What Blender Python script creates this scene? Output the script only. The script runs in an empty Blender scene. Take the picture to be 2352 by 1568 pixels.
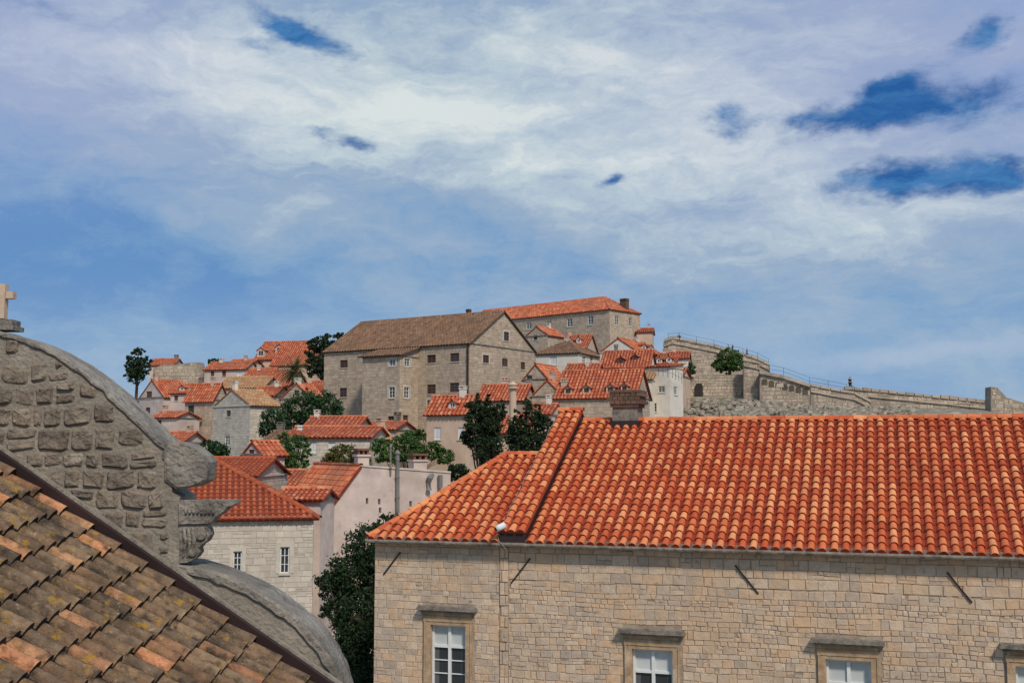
import bpy, math, random
from mathutils import Vector as V, noise as NZ
R=random.Random(7)
sc=bpy.context.scene; C=sc.collection
F=2600.; CX,CY=1176.,784.; HY=1032.
pt=math.atan((HY-CY)/F); Z=V((0,0,1))
def ray(x,y):
    dx=(x-CX)/F; dy=(CY-y)/F
    return V((dx, math.cos(pt)-dy*math.sin(pt), math.sin(pt)+dy*math.cos(pt)))
def P(x,y,Y):
    r=ray(x,y); return r*(Y/r.y)
def hit(x,y,O,n):
    r=ray(x,y); return r*(O.dot(n)/r.dot(n))
def lerp(a,b,t): return a+(b-a)*t
def interp(tab,x):
    if x<=tab[0][0]: return tab[0][1]
    for (a,b),(c,d) in zip(tab,tab[1:]):
        if x<=c: return b+(d-b)*(x-a)/(c-a)
    return tab[-1][1]
def ss(a,b,x):
    t=max(0,min(1,(x-a)/(b-a))); return t*t*(3-2*t)
HL=[(0,-14),(55,-14),(80,-9),(110,-4),(138,-1.5),(150,3),(180,10),(210,15),(240,15),(300,-10),(600,-25),(4000,-30)]
HR=[(0,-14),(55,-14),(80,-6),(112,2.6),(140,5.8),(165,8.6),(200,13),(240,13),(300,-10),(600,-25),(4000,-30)]
HX=[(0,-14),(55,-14),(80,-6),(112,2.8),(130,4.6),(142,5.0),(160,3),(200,-6),(300,-20),(600,-27),(4000,-30)]
def H(X,Y):
    t=ss(6,24,X); h=lerp(interp(HL,Y),interp(HR,Y),t)
    h=lerp(h,interp(HX,Y),ss(28,42,X))
    k=ss(-78,-54,X)
    h=lerp(min(h,-14),h,k)
    k2=1-ss(110,170,X)
    return lerp(min(h,-14),h,k2)
# ---------------- mesh builder
ORG={}
class MB:
    def __init__(s): s.v=[]; s.f=[]; s.m=[]
    def poly(s,pts,m=0):
        i=len(s.v); s.v.extend(tuple(p) for p in pts); s.f.append(tuple(range(i,i+len(pts)))); s.m.append(m)
    def box(s,o,x,y,z,m=0):
        p=[o,o+x,o+x+y,o+y,o+z,o+x+z,o+x+y+z,o+y+z]
        i=len(s.v); s.v.extend(tuple(q) for q in p)
        for f in ((0,3,2,1),(4,5,6,7),(0,1,5,4),(1,2,6,5),(2,3,7,6),(3,0,4,7)):
            s.f.append(tuple(i+k for k in f)); s.m.append(m)
    def prism(s,pts,ext,m=0,mf=None,ms=None):
        mf=m if mf is None else mf; ms=m if ms is None else ms
        n=len(pts); s.poly(pts,mf); s.poly([p+ext for p in pts][::-1],m)
        i=len(s.v); s.v.extend(tuple(p) for p in pts); s.v.extend(tuple(p+ext) for p in pts)
        for k in range(n):
            j=(k+1)%n; s.f.append((i+k,i+n+k,i+n+j,i+j)); s.m.append(ms)
    def tube(s,path,rad,seg=6,m=0):
        path=[V(p) for p in path]; n=len(path)
        if not isinstance(rad,(list,tuple)): rad=[rad]*n
        i0=len(s.v)
        for k in range(n):
            d=(path[min(k+1,n-1)]-path[max(k-1,0)]).normalized()
            a=d.cross(Z if abs(d.z)<.9 else V((1,0,0))).normalized(); b=d.cross(a)
            for q in range(seg):
                t=2*math.pi*q/seg; s.v.append(tuple(path[k]+a*(rad[k]*math.cos(t))+b*(rad[k]*math.sin(t))))
        for k in range(n-1):
            for q in range(seg):
                r=(q+1)%seg
                s.f.append((i0+k*seg+q,i0+k*seg+r,i0+(k+1)*seg+r,i0+(k+1)*seg+q)); s.m.append(m)
        s.f.append(tuple(i0+q for q in range(seg))[::-1]); s.m.append(m)
        s.f.append(tuple(i0+(n-1)*seg+q for q in range(seg))); s.m.append(m)
    def build(s,name,mats,parent=None,smooth=False,origin=None):
        if not isinstance(mats,(list,tuple)): mats=[mats]
        o0=ORG[parent.name] if parent else (origin or V((0,0,0)))
        me=bpy.data.meshes.new(name)
        me.from_pydata([(a-o0.x,b-o0.y,c-o0.z) for a,b,c in s.v],[],s.f)
        for m in mats: me.materials.append(m)
        me.polygons.foreach_set('material_index',s.m)
        if smooth: me.polygons.foreach_set('use_smooth',[True]*len(s.f))
        me.update()
        o=bpy.data.objects.new(name,me); C.objects.link(o)
        if parent: o.parent=parent
        else: o.location=o0
        ORG[o.name]=o0
        return o
def thing(name,label,cat,loc,group=None):
    o=bpy.data.objects.new(name,None); C.objects.link(o); o.location=loc; o.empty_display_size=.5
    o['label']=label; o['category']=cat
    if group: o['group']=group
    ORG[o.name]=V(loc); return o
def tag(o,label,cat,group=None):
    o['label']=label; o['category']=cat
    if group: o['group']=group
    return o
# ---------------- materials
def mat(name,cols,isl=True,ns=3.,na=.3,stain=None,sa=.5,sscale=.35,rough=.9,bump=.3,bs=18.,spots=None,metal=0,bd=.03):
    m=bpy.data.materials.new(name); m.use_nodes=True; nt=m.node_tree; N=nt.nodes; L=nt.links
    bs_=N['Principled BSDF']; bs_.inputs['Roughness'].default_value=rough; bs_.inputs['Metallic'].default_value=metal
    bs_.inputs['Specular IOR Level'].default_value=.25
    tc=N.new('ShaderNodeTexCoord')
    ra=N.new('ShaderNodeValToRGB'); cr=ra.color_ramp
    while len(cr.elements)<len(cols): cr.elements.new(.5)
    for k,c in enumerate(cols):
        cr.elements[k].position=k/max(1,len(cols)-1); cr.elements[k].color=(*c,1)
    if isl and len(cols)>1:
        g=N.new('ShaderNodeNewGeometry'); L.new(g.outputs['Random Per Island'],ra.inputs[0])
    else:
        n0=N.new('ShaderNodeTexNoise'); n0.inputs['Scale'].default_value=ns*.4; n0.inputs['Detail'].default_value=4; L.new(tc.outputs['Object'],n0.inputs['Vector'])
        mr0=N.new('ShaderNodeMapRange'); mr0.inputs[1].default_value=.3; mr0.inputs[2].default_value=.7; L.new(n0.outputs[0],mr0.inputs[0]); L.new(mr0.outputs[0],ra.inputs[0])
    n1=N.new('ShaderNodeTexNoise'); n1.inputs['Scale'].default_value=ns; n1.inputs['Detail'].default_value=5; n1.inputs['Roughness'].default_value=.65
    L.new(tc.outputs['Object'],n1.inputs['Vector'])
    mr=N.new('ShaderNodeMapRange'); mr.inputs[1].default_value=.25; mr.inputs[2].default_value=.75; mr.inputs[3].default_value=1-na; mr.inputs[4].default_value=1+na
    L.new(n1.outputs[0],mr.inputs[0])
    vm=N.new('ShaderNodeVectorMath'); vm.operation='SCALE'; L.new(ra.outputs[0],vm.inputs[0]); L.new(mr.outputs[0],vm.inputs['Scale'])
    col=vm.outputs[0]
    def over(col,c,scale,lo,hi,amt,det=5):
        n=N.new('ShaderNodeTexNoise'); n.inputs['Scale'].default_value=scale; n.inputs['Detail'].default_value=det; n.inputs['Roughness'].default_value=.62
        L.new(tc.outputs['Object'],n.inputs['Vector'])
        r=N.new('ShaderNodeMapRange'); r.inputs[1].default_value=lo; r.inputs[2].default_value=hi; r.inputs[4].default_value=amt; L.new(n.outputs[0],r.inputs[0])
        mx=N.new('ShaderNodeMix'); mx.data_type='RGBA'; L.new(r.outputs[0],mx.inputs[0]); L.new(col,mx.inputs[6]); mx.inputs[7].default_value=(*c,1)
        return mx.outputs[2]
    if stain: col=over(col,stain,sscale,.45,.7,sa)
    if spots:
        for (c,scale,lo,hi,amt) in spots: col=over(col,c,scale,lo,hi,amt)
    L.new(col,bs_.inputs['Base Color'])
    if bump:
        n2=N.new('ShaderNodeTexNoise'); n2.inputs['Scale'].default_value=bs; n2.inputs['Detail'].default_value=4; L.new(tc.outputs['Object'],n2.inputs['Vector'])
        b=N.new('ShaderNodeBump'); b.inputs['Strength'].default_value=bump; b.inputs['Distance'].default_value=bd; L.new(n2.outputs[0],b.inputs['Height']); L.new(b.outputs[0],bs_.inputs['Normal'])
    return m
M={}
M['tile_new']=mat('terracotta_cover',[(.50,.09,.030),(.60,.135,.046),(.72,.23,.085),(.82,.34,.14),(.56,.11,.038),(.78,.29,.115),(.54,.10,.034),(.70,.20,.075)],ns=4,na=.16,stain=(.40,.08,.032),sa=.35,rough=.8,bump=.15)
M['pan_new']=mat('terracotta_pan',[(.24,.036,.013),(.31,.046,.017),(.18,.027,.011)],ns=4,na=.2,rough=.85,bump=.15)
M['tile_red']=mat('terracotta_red',[(.52,.12,.05),(.62,.19,.085),(.44,.095,.042),(.68,.27,.14),(.57,.14,.06)],ns=2,na=.25,stain=(.24,.115,.075),sa=.65,bump=.1)
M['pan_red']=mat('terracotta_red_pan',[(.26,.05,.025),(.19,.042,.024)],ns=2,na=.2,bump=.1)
M['tile_deep']=mat('terracotta_deep',[(.40,.085,.032),(.48,.12,.045),(.36,.07,.03),(.50,.15,.065)],ns=2,na=.2,stain=(.24,.09,.05),sa=.35,bump=.1)
M['tile_tan']=mat('terracotta_tan',[(.52,.30,.15),(.60,.38,.21),(.45,.25,.13),(.58,.26,.11)],ns=2,na=.2,stain=(.25,.16,.1),sa=.4,bump=.1)
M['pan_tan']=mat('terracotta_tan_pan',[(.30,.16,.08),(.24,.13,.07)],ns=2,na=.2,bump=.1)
M['tile_brown']=mat('weathered_brown_tile',[(.23,.12,.07),(.29,.165,.10),(.19,.10,.06),(.32,.19,.115),(.26,.13,.07)],ns=2,na=.25,stain=(.13,.085,.055),sa=.5,bump=.1)
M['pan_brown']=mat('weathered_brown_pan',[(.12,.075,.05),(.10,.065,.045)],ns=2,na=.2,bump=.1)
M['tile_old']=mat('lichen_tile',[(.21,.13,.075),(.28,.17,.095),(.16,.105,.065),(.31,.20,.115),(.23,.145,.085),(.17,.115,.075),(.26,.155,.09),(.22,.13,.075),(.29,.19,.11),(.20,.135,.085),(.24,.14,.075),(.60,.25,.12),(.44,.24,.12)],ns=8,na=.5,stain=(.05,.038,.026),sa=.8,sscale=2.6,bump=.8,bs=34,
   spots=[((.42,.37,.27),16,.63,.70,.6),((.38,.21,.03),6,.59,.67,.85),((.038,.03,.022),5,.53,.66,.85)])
M['pan_old']=mat('old_tile_pan',[(.045,.033,.024),(.03,.023,.017)],ns=9,na=.4,bump=.5)  # near-black pans: channel shadow between cover tiles is put into the colour
M['st_E']=mat('beige_ashlar',[(.60,.44,.305),(.66,.50,.355),(.54,.41,.30),(.63,.435,.28),(.49,.38,.29),(.68,.51,.365),(.57,.435,.32),(.66,.43,.26),(.44,.35,.275),(.60,.46,.34)],ns=5,na=.22,stain=(.42,.33,.245),sa=.55,sscale=.5,bump=.5,bs=14,spots=[((.15,.12,.095),7,.60,.70,.6),((.68,.42,.23),.7,.50,.66,.45)])
M['mo_E']=mat('beige_mortar',[(.44,.335,.24),(.31,.24,.175)],isl=False,ns=6,na=.3,bump=.3)
M['st_grey']=mat('grey_brown_stone',[(.49,.38,.275),(.56,.44,.32),(.42,.325,.24),(.60,.47,.345),(.52,.39,.275)],ns=1.5,na=.2,stain=(.34,.265,.20),sa=.5,sscale=.12,bump=.2)
M['mo_grey']=mat('grey_brown_mortar',[(.36,.28,.21),(.30,.235,.175)],isl=False,ns=2,na=.25,bump=.2)
M['st_light']=mat('light_grey_stone',[(.60,.52,.42),(.66,.58,.475),(.52,.45,.37),(.69,.61,.50)],ns=1.5,na=.2,stain=(.42,.355,.28),sa=.45,sscale=.25,bump=.2)
M['mo_light']=mat('light_grey_mortar',[(.50,.43,.35),(.42,.36,.29)],isl=False,ns=2,na=.2,bump=.2)
M['st_fort']=mat('fort_stone',[(.49,.39,.29),(.56,.45,.34),(.40,.32,.24),(.60,.48,.36)],ns=1,na=.3,stain=(.28,.225,.17),sa=.6,sscale=.15,bump=.3)
M['mo_fort']=mat('fort_mortar',[(.36,.29,.22),(.27,.22,.17)],isl=False,ns=1.5,na=.3,bump=.2)
M['st_rub']=mat('rubble_stone',[(.22,.175,.13),(.27,.215,.16),(.17,.135,.105),(.24,.185,.14),(.30,.245,.185)],ns=7,na=.55,stain=(.11,.09,.07),sa=.6,sscale=2,bump=1.,bs=14,bd=.05,spots=[((.36,.31,.245),4,.60,.70,.6)])
M['mo_rub']=mat('rubble_mortar',[(.33,.28,.22),(.25,.215,.17)],isl=False,ns=5,na=.3,bump=.9,bs=22,stain=(.17,.145,.115),sa=.5,sscale=1.2)
M['plas_grey']=mat('weathered_grey_coping',[(.25,.22,.18),(.33,.29,.24),(.18,.155,.13)],isl=False,ns=6,na=.45,bump=1.,bs=16,bd=.05,stain=(.09,.075,.06),sa=.8,sscale=1.5,spots=[((.42,.38,.32),7,.60,.68,.45),((.08,.07,.055),5,.58,.68,.6)])
M['stucco_peach']=mat('peach_stucco',[(.58,.41,.29),(.64,.47,.35)],isl=False,ns=1.5,na=.12,stain=(.42,.31,.23),sa=.4,bump=.1)
M['stucco_pink']=mat('pink_grey_stucco',[(.58,.45,.39),(.66,.53,.46),(.50,.38,.33)],isl=False,ns=1.2,na=.15,stain=(.40,.30,.24),sa=.55,sscale=.4,bump=.2,spots=[((.33,.25,.20),2.5,.60,.72,.5)])
M['stucco_white']=mat('cream_white_stucco',[(.70,.63,.53),(.76,.70,.61)],isl=False,ns=1.5,na=.1,stain=(.54,.47,.38),sa=.3,bump=.1)
M['white']=mat('white_paint',[(.76,.76,.73),(.70,.70,.68)],isl=False,ns=5,na=.06,rough=.5,bump=0)
M['green']=mat('green_shutter_paint',[(.03,.07,.05),(.04,.09,.06)],isl=False,ns=5,na=.1,rough=.6,bump=0)
M['brown']=mat('brown_paint',[(.14,.06,.035),(.18,.08,.045)],isl=False,ns=5,na=.1,rough=.6,bump=0)
M['lightstone']=mat('pale_dressed_stone',[(.64,.56,.45),(.54,.47,.38)],isl=False,ns=4,na=.15,bump=.2)
M['ochre']=mat('ochre_dressed_stone',[(.55,.37,.22),(.44,.29,.17),(.58,.44,.30)],isl=False,ns=5,na=.28,stain=(.24,.16,.10),sa=.7,sscale=2.2,bump=.5,bs=24)
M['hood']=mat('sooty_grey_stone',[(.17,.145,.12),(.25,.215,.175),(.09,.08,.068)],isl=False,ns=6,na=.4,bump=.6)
M['iron']=mat('dark_iron',[(.03,.024,.02),(.05,.036,.028)],isl=False,ns=8,na=.3,rough=.85,bump=.1)
M['flash']=mat('dark_brown_flashing',[(.050,.028,.026),(.035,.022,.022)],isl=False,ns=3,na=.2,rough=.45,bump=.05)
M['pipe']=mat('galvanised_pipe',[(.25,.23,.21),(.18,.17,.155)],isl=False,ns=3,na=.2,rough=.6,bump=.05,metal=.2)
M['brick']=mat('chimney_brick',[(.30,.14,.085),(.24,.11,.07),(.20,.09,.06)],ns=3,na=.3,stain=(.10,.075,.055),sa=.6,sscale=1.5,bump=.3)
M['brick_dark']=mat('sooty_brick',[(.17,.10,.065),(.13,.08,.055),(.21,.12,.08)],ns=5,na=.35,stain=(.06,.05,.04),sa=.6,sscale=2,bump=.4)
M['curtain']=mat('pale_curtain',[(.50,.52,.50),(.58,.60,.58)],isl=False,ns=2,na=.1,bump=0)
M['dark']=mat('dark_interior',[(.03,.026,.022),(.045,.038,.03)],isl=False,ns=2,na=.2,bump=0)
M['shade']=mat('painted_niche_shade',[(.10,.08,.06),(.14,.11,.08)],isl=False,ns=2,na=.2,bump=0)  # stone colour with the shade of the arch hollows painted in
M['rock']=mat('rocky_ground',[(.36,.30,.22),(.22,.19,.13),(.44,.37,.29)],isl=False,ns=1.6,na=.5,stain=(.11,.12,.05),sa=.75,sscale=.2,bump=1,bs=3)
g=bpy.data.materials.new('window_glass'); g.use_nodes=True; b=g.node_tree.nodes['Principled BSDF']
b.inputs['Base Color'].default_value=(.035,.04,.045,1); b.inputs['Roughness'].default_value=.12; b.inputs['Specular IOR Level'].default_value=.5; M['glass']=g
def leafmat(name,a,b_,c): return mat(name,[a,b_,c,b_],ns=.8,na=.35,rough=.7,bump=0)
M['leaf_dark']=leafmat('dark_evergreen_leaf',(.010,.021,.009),(.019,.037,.013),(.033,.058,.02))
M['leaf_mid']=leafmat('green_leaf',(.03,.07,.015),(.05,.10,.022),(.085,.15,.035))
M['leaf_blue']=leafmat('blue_green_leaf',(.016,.042,.015),(.026,.062,.021),(.04,.088,.03))
M['leaf_olive']=leafmat('olive_leaf',(.07,.09,.02),(.11,.12,.03),(.14,.10,.04))
M['palm']=leafmat('palm_frond',(.06,.08,.025),(.10,.12,.04),(.15,.13,.06))
M['bark']=mat('bark',[(.10,.075,.05),(.07,.05,.035)],isl=False,ns=6,na=.4,bump=.6)
for k,c in {'skin':(.45,.27,.18),'cloth_dark':(.02,.022,.03),'cloth_red':(.35,.06,.05),'cloth_blue':(.05,.08,.16),'hair':(.02,.014,.01),'cloth_grey':(.12,.12,.13)}.items():
    M[k]=mat(k,[c,tuple(x*.8 for x in c)],isl=False,na=.1,bump=0)
# ---------------- geometry helpers
def clip(poly,conv):
    out=list(poly); n=len(conv)
    for i in range(n):
        ax,ay=conv[i]; bx,by=conv[(i+1)%n]; inp=out; out=[]
        if not inp: return []
        def sd(p): return (bx-ax)*(p[1]-ay)-(by-ay)*(p[0]-ax)
        for j in range(len(inp)):
            p=inp[j]; q=inp[(j+1)%len(inp)]; sp=sd(p); sq=sd(q)
            if sp>=0: out.append(p)
            if (sp>=0)!=(sq>=0):
                t=sp/(sp-sq); out.append((p[0]+(q[0]-p[0])*t,p[1]+(q[1]-p[1])*t))
    return out
def area(p): return .5*sum(p[i][0]*p[(i+1)%len(p)][1]-p[(i+1)%len(p)][0]*p[i][1] for i in range(len(p)))
def inside(poly,x,y):
    r=False; n=len(poly)
    for i in range(n):
        x1,y1=poly[i]; x2,y2=poly[(i+1)%n]
        if (y1>y)!=(y2>y) and x<(x2-x1)*(y-y1)/(y2-y1)+x1: r=not r
    return r
SF=dict(h=(.24,.36),w=(.35,.75),g=.012,bev=False,rel=.012,j=.02,split=.15)
def stones(mb,Wf,poly,holes,st,m=1,convex=True,zmin=None):
    a0=min(p[0] for p in poly); a1=max(p[0] for p in poly); z0=min(p[1] for p in poly); z1=max(p[1] for p in poly)
    if zmin is not None: z0=max(z0,zmin)
    z=z0; g=st['g']; jj=st['j']; wb=st.get('wob',0)
    wob=lambda a,z:wb*(math.sin(a*1.3+z*2)+.6*math.sin(a*3.1+z*5)+.5*math.sin(a*.5-z))
    def one(x0,x1,y0,y1):
            for (h0,k0,h1,k1) in holes:
                if x1>h0 and x0<h1 and y1>k0 and y0<k1:
                    l=h0-x0; r=x1-h1
                    if l>r and l>.08: x1=h0
                    elif r>.08: x0=h1
                    else: return
            if x1-x0<.06: return
            j=lambda:R.uniform(-jj,jj)
            q=[(x0+j(),y0+j()*.6+wob(x0,y0)),(x1+j(),y0+j()*.6+wob(x1,y0)),(x1+j(),y1+j()*.6+wob(x1,y1)),(x0+j(),y1+j()*.6+wob(x0,y1))]
            if st.get('round'):
                q=[]; cx,cy=(x0+x1)/2,(y0+y1)/2; e=R.uniform(.22,.5); tl=R.uniform(-.12,.12)
                for k in range(12):
                    t=2*math.pi*k/12+.2; c,s=math.cos(t),math.sin(t)
                    dx=(x1-x0)/2*math.copysign(abs(c)**e,c)*R.uniform(.86,1.07)
                    q.append((cx+dx,cy+dx*tl+(y1-y0)/2*math.copysign(abs(s)**e,s)*R.uniform(.86,1.07)+wob(cx,cy)))
            if convex:
                q=clip(q,poly)
                if len(q)<3 or area(q)<.006: return
            elif not all(inside(poly,*p) for p in q):
                if not st.get('round'): return
                cx=sum(p[0] for p in q)/len(q); cy=sum(p[1] for p in q)/len(q)
                if not inside(poly,cx,cy): return
                for sc_ in (.85,.7,.55,.4):
                    q2=[(cx+(p[0]-cx)*sc_,cy+(p[1]-cy)*sc_) for p in q]
                    if all(inside(poly,*p) for p in q2): break
                else: return
                q=q2
            rel=st['rel']*R.uniform(.5,1.3)
            if st['bev']:
                cx=sum(p[0] for p in q)/len(q); cy=sum(p[1] for p in q)/len(q); n=len(q)
                i=len(mb.v); e=st.get('be',.015)
                for p in q: mb.v.append(tuple(Wf(p[0],p[1],.002)))
                for p in q:
                    dx,dy=p[0]-cx,p[1]-cy; d=math.hypot(dx,dy)+1e-6; k=max(.3,1-e*1.4/d)
                    mb.v.append(tuple(Wf(cx+dx*k,cy+dy*k,rel+R.uniform(-.3,.3)*rel*(1. if st.get('round') else .15))))
                for k in range(n):
                    l=(k+1)%n; mb.f.append((i+k,i+l,i+n+l,i+n+k)); mb.m.append(m)
                if st.get('round'):
                    ci=len(mb.v); mb.v.append(tuple(Wf(cx+R.uniform(-.05,.05),cy+R.uniform(-.03,.03),rel*R.uniform(.7,1.3))))
                    for k in range(n): mb.f.append((i+n+k,i+n+(k+1)%n,ci)); mb.m.append(m)
                else: mb.f.append(tuple(i+n+k for k in range(n))); mb.m.append(m)
            else: mb.poly([Wf(p[0],p[1],rel) for p in q],m)
    while z<z1:
        hh=R.uniform(*st['h']); a=a0-R.uniform(0,.4)
        while a<a1:
            ww=R.uniform(*st['w'])*(hh/st['h'][1])**.5
            x0,x1,y0,y1=a+g,a+ww-g,z+g,z+hh-g
            a+=ww; rr=R.random(); sp=st.get('split',0)
            if wb and NZ.noise(V((a*.8,z*1.1,5.)))>.12: sp*=2.2
            if rr<sp and hh>.14:
                ym=lerp(y0,y1,R.uniform(.38,.62)); one(x0,x1,y0,ym-g)
                if R.random()<.5: xm=lerp(x0,x1,R.uniform(.35,.65)); one(x0,xm-g,ym+g,y1); one(xm+g,x1,ym+g,y1)
                else: one(x0,x1,ym+g,y1)
            elif rr<sp*1.4 and ww>.3:
                xm=lerp(x0,x1,R.uniform(.35,.65)); one(x0,xm-g,y0,y1); one(xm+g,x1,y0,y1)
            else: one(x0,x1,y0,y1)
        z+=hh
def face(mb,O,u,poly,holes=(),st=None,reveal=.22,zmin=None):
    n=u.cross(Z)
    Wf=lambda a,z,d=0:O+u*a+Z*z+n*d
    xs=sorted({min(p[0] for p in poly),max(p[0] for p in poly)}|{h[0] for h in holes}|{h[2] for h in holes})
    zs=sorted({min(p[1] for p in poly),max(p[1] for p in poly)}|{h[1] for h in holes}|{h[3] for h in holes})
    for i in range(len(xs)-1):
        for k in range(len(zs)-1):
            cx,cz=(xs[i]+xs[i+1])/2,(zs[k]+zs[k+1])/2
            if any(h[0]<cx<h[2] and h[1]<cz<h[3] for h in holes): continue
            q=clip([(xs[i],zs[k]),(xs[i+1],zs[k]),(xs[i+1],zs[k+1]),(xs[i],zs[k+1])],poly)
            if len(q)>=3 and area(q)>1e-5: mb.poly([Wf(*p) for p in q],0)
    for (a0,z0,a1,z1) in holes:
        c=[(a0,z0),(a1,z0),(a1,z1),(a0,z1)]
        for k in range(4):
            p,q=c[k],c[(k+1)%4]; mb.poly([Wf(*p),Wf(*q),Wf(*q,-reveal),Wf(*p,-reveal)],0)
    if st: stones(mb,Wf,poly,list(holes),st,zmin=zmin)
def slope(mb,A,B,Cc,D,pitch=.34,row=.45,seg=3,m=(0,1),jit=0.,thick=.1,rk=.36,lift=.03,hk=.85):
    u=(B-A).normalized(); tp=D if D is not None else Cc
    n=u.cross(tp-A).normalized(); s=n.cross(u)
    pts=[A,B,Cc]+([D] if D is not None and (D-Cc).length>.01 else [])
    poly=[((p-A).dot(u),(p-A).dot(s)) for p in pts]
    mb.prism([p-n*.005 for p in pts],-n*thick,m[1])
    amin=min(p[0] for p in poly); amax=max(p[0] for p in poly); bmax=max(p[1] for p in poly)
    nc=max(1,round((amax-amin)/pitch)); pitch=(amax-amin)/nc; nr=max(1,round(bmax/row)); row=bmax/nr
    for i in range(nc):
        ac=amin+(i+.5)*pitch; dcol=R.uniform(-jit,jit)*.3
        for j in range(nr):
            b=j*row
            if inside(poly,ac,b+row*.5):
                x=ac+dcol+R.uniform(-jit,jit); r1=pitch*rk; r2=r1*.8; dh=R.uniform(0,jit*.6); tw=R.uniform(-jit,jit)
                b0=b-(.05 if j==0 else .015)+R.uniform(-jit,jit); b1=b+row*1.06
                i0=len(mb.v)
                for (bb,rr,hh,xx) in ((b0,r1,lift+dh,x+tw*.5),(b1,r2,.005+dh*.3,x-tw*.5)):
                    for k in range(seg+1):
                        t=math.pi*k/seg
                        mb.v.append(tuple(A+u*(xx-math.cos(t)*rr)+s*bb+n*(math.sin(t)*rr*hk+hh)))
                for k in range(seg):
                    mb.f.append((i0+k,i0+k+1,i0+seg+2+k,i0+seg+1+k)); mb.m.append(m[0])
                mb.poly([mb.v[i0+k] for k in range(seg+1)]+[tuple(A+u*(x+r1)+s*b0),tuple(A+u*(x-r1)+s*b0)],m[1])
            xa=ac+pitch*.5
            if xa<amax and inside(poly,xa,b+row*.5):
                w=pitch*.26
                p0,p1,p2=A+u*(xa-w)+s*(b-.01),A+u*xa+s*(b-.01),A+u*(xa+w)+s*(b-.01)
                q0,q1,q2=A+u*(xa-w)+s*(b+row),A+u*xa+s*(b+row),A+u*(xa+w)+s*(b+row)
                i0=len(mb.v); mb.v.extend(tuple(t) for t in (p0+n*(lift*1.3),p1+n*lift*.5,p2+n*(lift*1.3),q0+n*.02,q1+n*.002,q2+n*.02))
                mb.f+= [(i0,i0+1,i0+4,i0+3),(i0+1,i0+2,i0+5,i0+4)]; mb.m+=[m[1]]*2
def caps(mb,A,B,r=.13,m=0,step=.42,seg=5):
    d=B-A; L=d.length; d.normalize(); a=d.cross(Z).normalized(); n=a.cross(d).normalized()
    k=max(1,round(L/step)); st=L/k
    for i in range(k):
        i0=len(mb.v)
        for (t0,rr) in ((i*st-.02,r*1.08),((i+1)*st+.02,r*.92)):
            for q in range(seg+1):
                t=math.pi*q/seg; mb.v.append(tuple(A+d*t0+a*(math.cos(t)*rr)+n*(math.sin(t)*rr+.02)))
        for q in range(seg): mb.f.append((i0+q,i0+q+1,i0+seg+2+q,i0+seg+1+q)); mb.m.append(m)
ROOF={'new':('tile_new','pan_new'),'red':('tile_red','pan_red'),'deep':('tile_deep','pan_red'),'tan':('tile_tan','pan_tan'),'brown':('tile_brown','pan_brown')}
WALL={'grey':('mo_grey','st_grey',SF),'light':('mo_light','st_light',SF),'fort':('mo_fort','st_fort',SF),'peach':('stucco_peach',None,None),'pink':('stucco_pink',None,None),'white':('stucco_white',None,None)}
def window(parent,O,u,rect,kind='w',cols=2,rows=3,surround=None,depth=.12,sill=True,ft=None):
    n=u.cross(Z); a0,z0,a1,z1=rect; w=a1-a0; h=z1-z0; ft=ft or max(.05,.09*w)
    def bar(mb,x0,x1,y0,y1,d0,d1,m=0): mb.box(O+u*x0+Z*y0+n*d0,u*(x1-x0),n*(d1-d0),Z*(y1-y0),m)
    mb=MB(); fm={'w':'white','n':'brown','g':'green','s':'white','d':'hood','b':'brown'}[kind]
    D0,D1=-depth,-depth+.06
    bar(mb,a0,a0+ft,z0,z1,D0,D1); bar(mb,a1-ft,a1,z0,z1,D0,D1); bar(mb,a0+ft,a1-ft,z0,z0+ft,D0,D1); bar(mb,a0+ft,a1-ft,z1-ft,z1,D0,D1)
    if kind in 'wnd':
        for i in range(1,cols):
            x=a0+w*i/cols; bar(mb,x-ft*.35,x+ft*.35,z0+ft,z1-ft,D0+.005,D1-.005)
        for i in range(1,rows):
            y=z0+h*i/rows; bar(mb,a0+ft,a1-ft,y-ft*.25,y+ft*.25,D0+.01,D1-.01)
    wo=mb.build('window',M[fm],parent)
    mb=MB()
    if kind in 'gsb':
        mb2=MB(); x=(a0+a1)/2
        for (p,q) in ((a0+ft,x-.01),(x+.01,a1-ft)):
            k=max(4,int(h/.16))
            for i in range(k):
                y=z0+ft+(h-2*ft)*i/k; bar(mb2,p,q,y,y+(h-2*ft)/k*.85,D0+.02,D0+.045)
            bar(mb2,p,q,z0+ft,z1-ft,D0,D0+.018)
        mb2.build('shutter',M[fm],wo)
    else:
        bar(mb,a0+ft*.5,a1-ft*.5,z0+ft*.5,z1-ft*.5,D0-.03,D0+.012); mb.build('pane',M['glass'],wo)
    if sill:
        mb=MB(); bar(mb,a0-.06,a1+.06,z0-.09,z0-.002,-.1,.07); mb.build('sill',M['lightstone'],wo)
    if surround:
        mb=MB(); s=surround[1]
        bar(mb,a0-s,a0-.002,z0,z1+s,-.05,.035); bar(mb,a1+.002,a1+s,z0,z1+s,-.05,.035); bar(mb,a0-.002,a1+.002,z1+.002,z1+s,-.05,.032)
        mb.build('surround',M[surround[0]],wo)
    return wo
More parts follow.
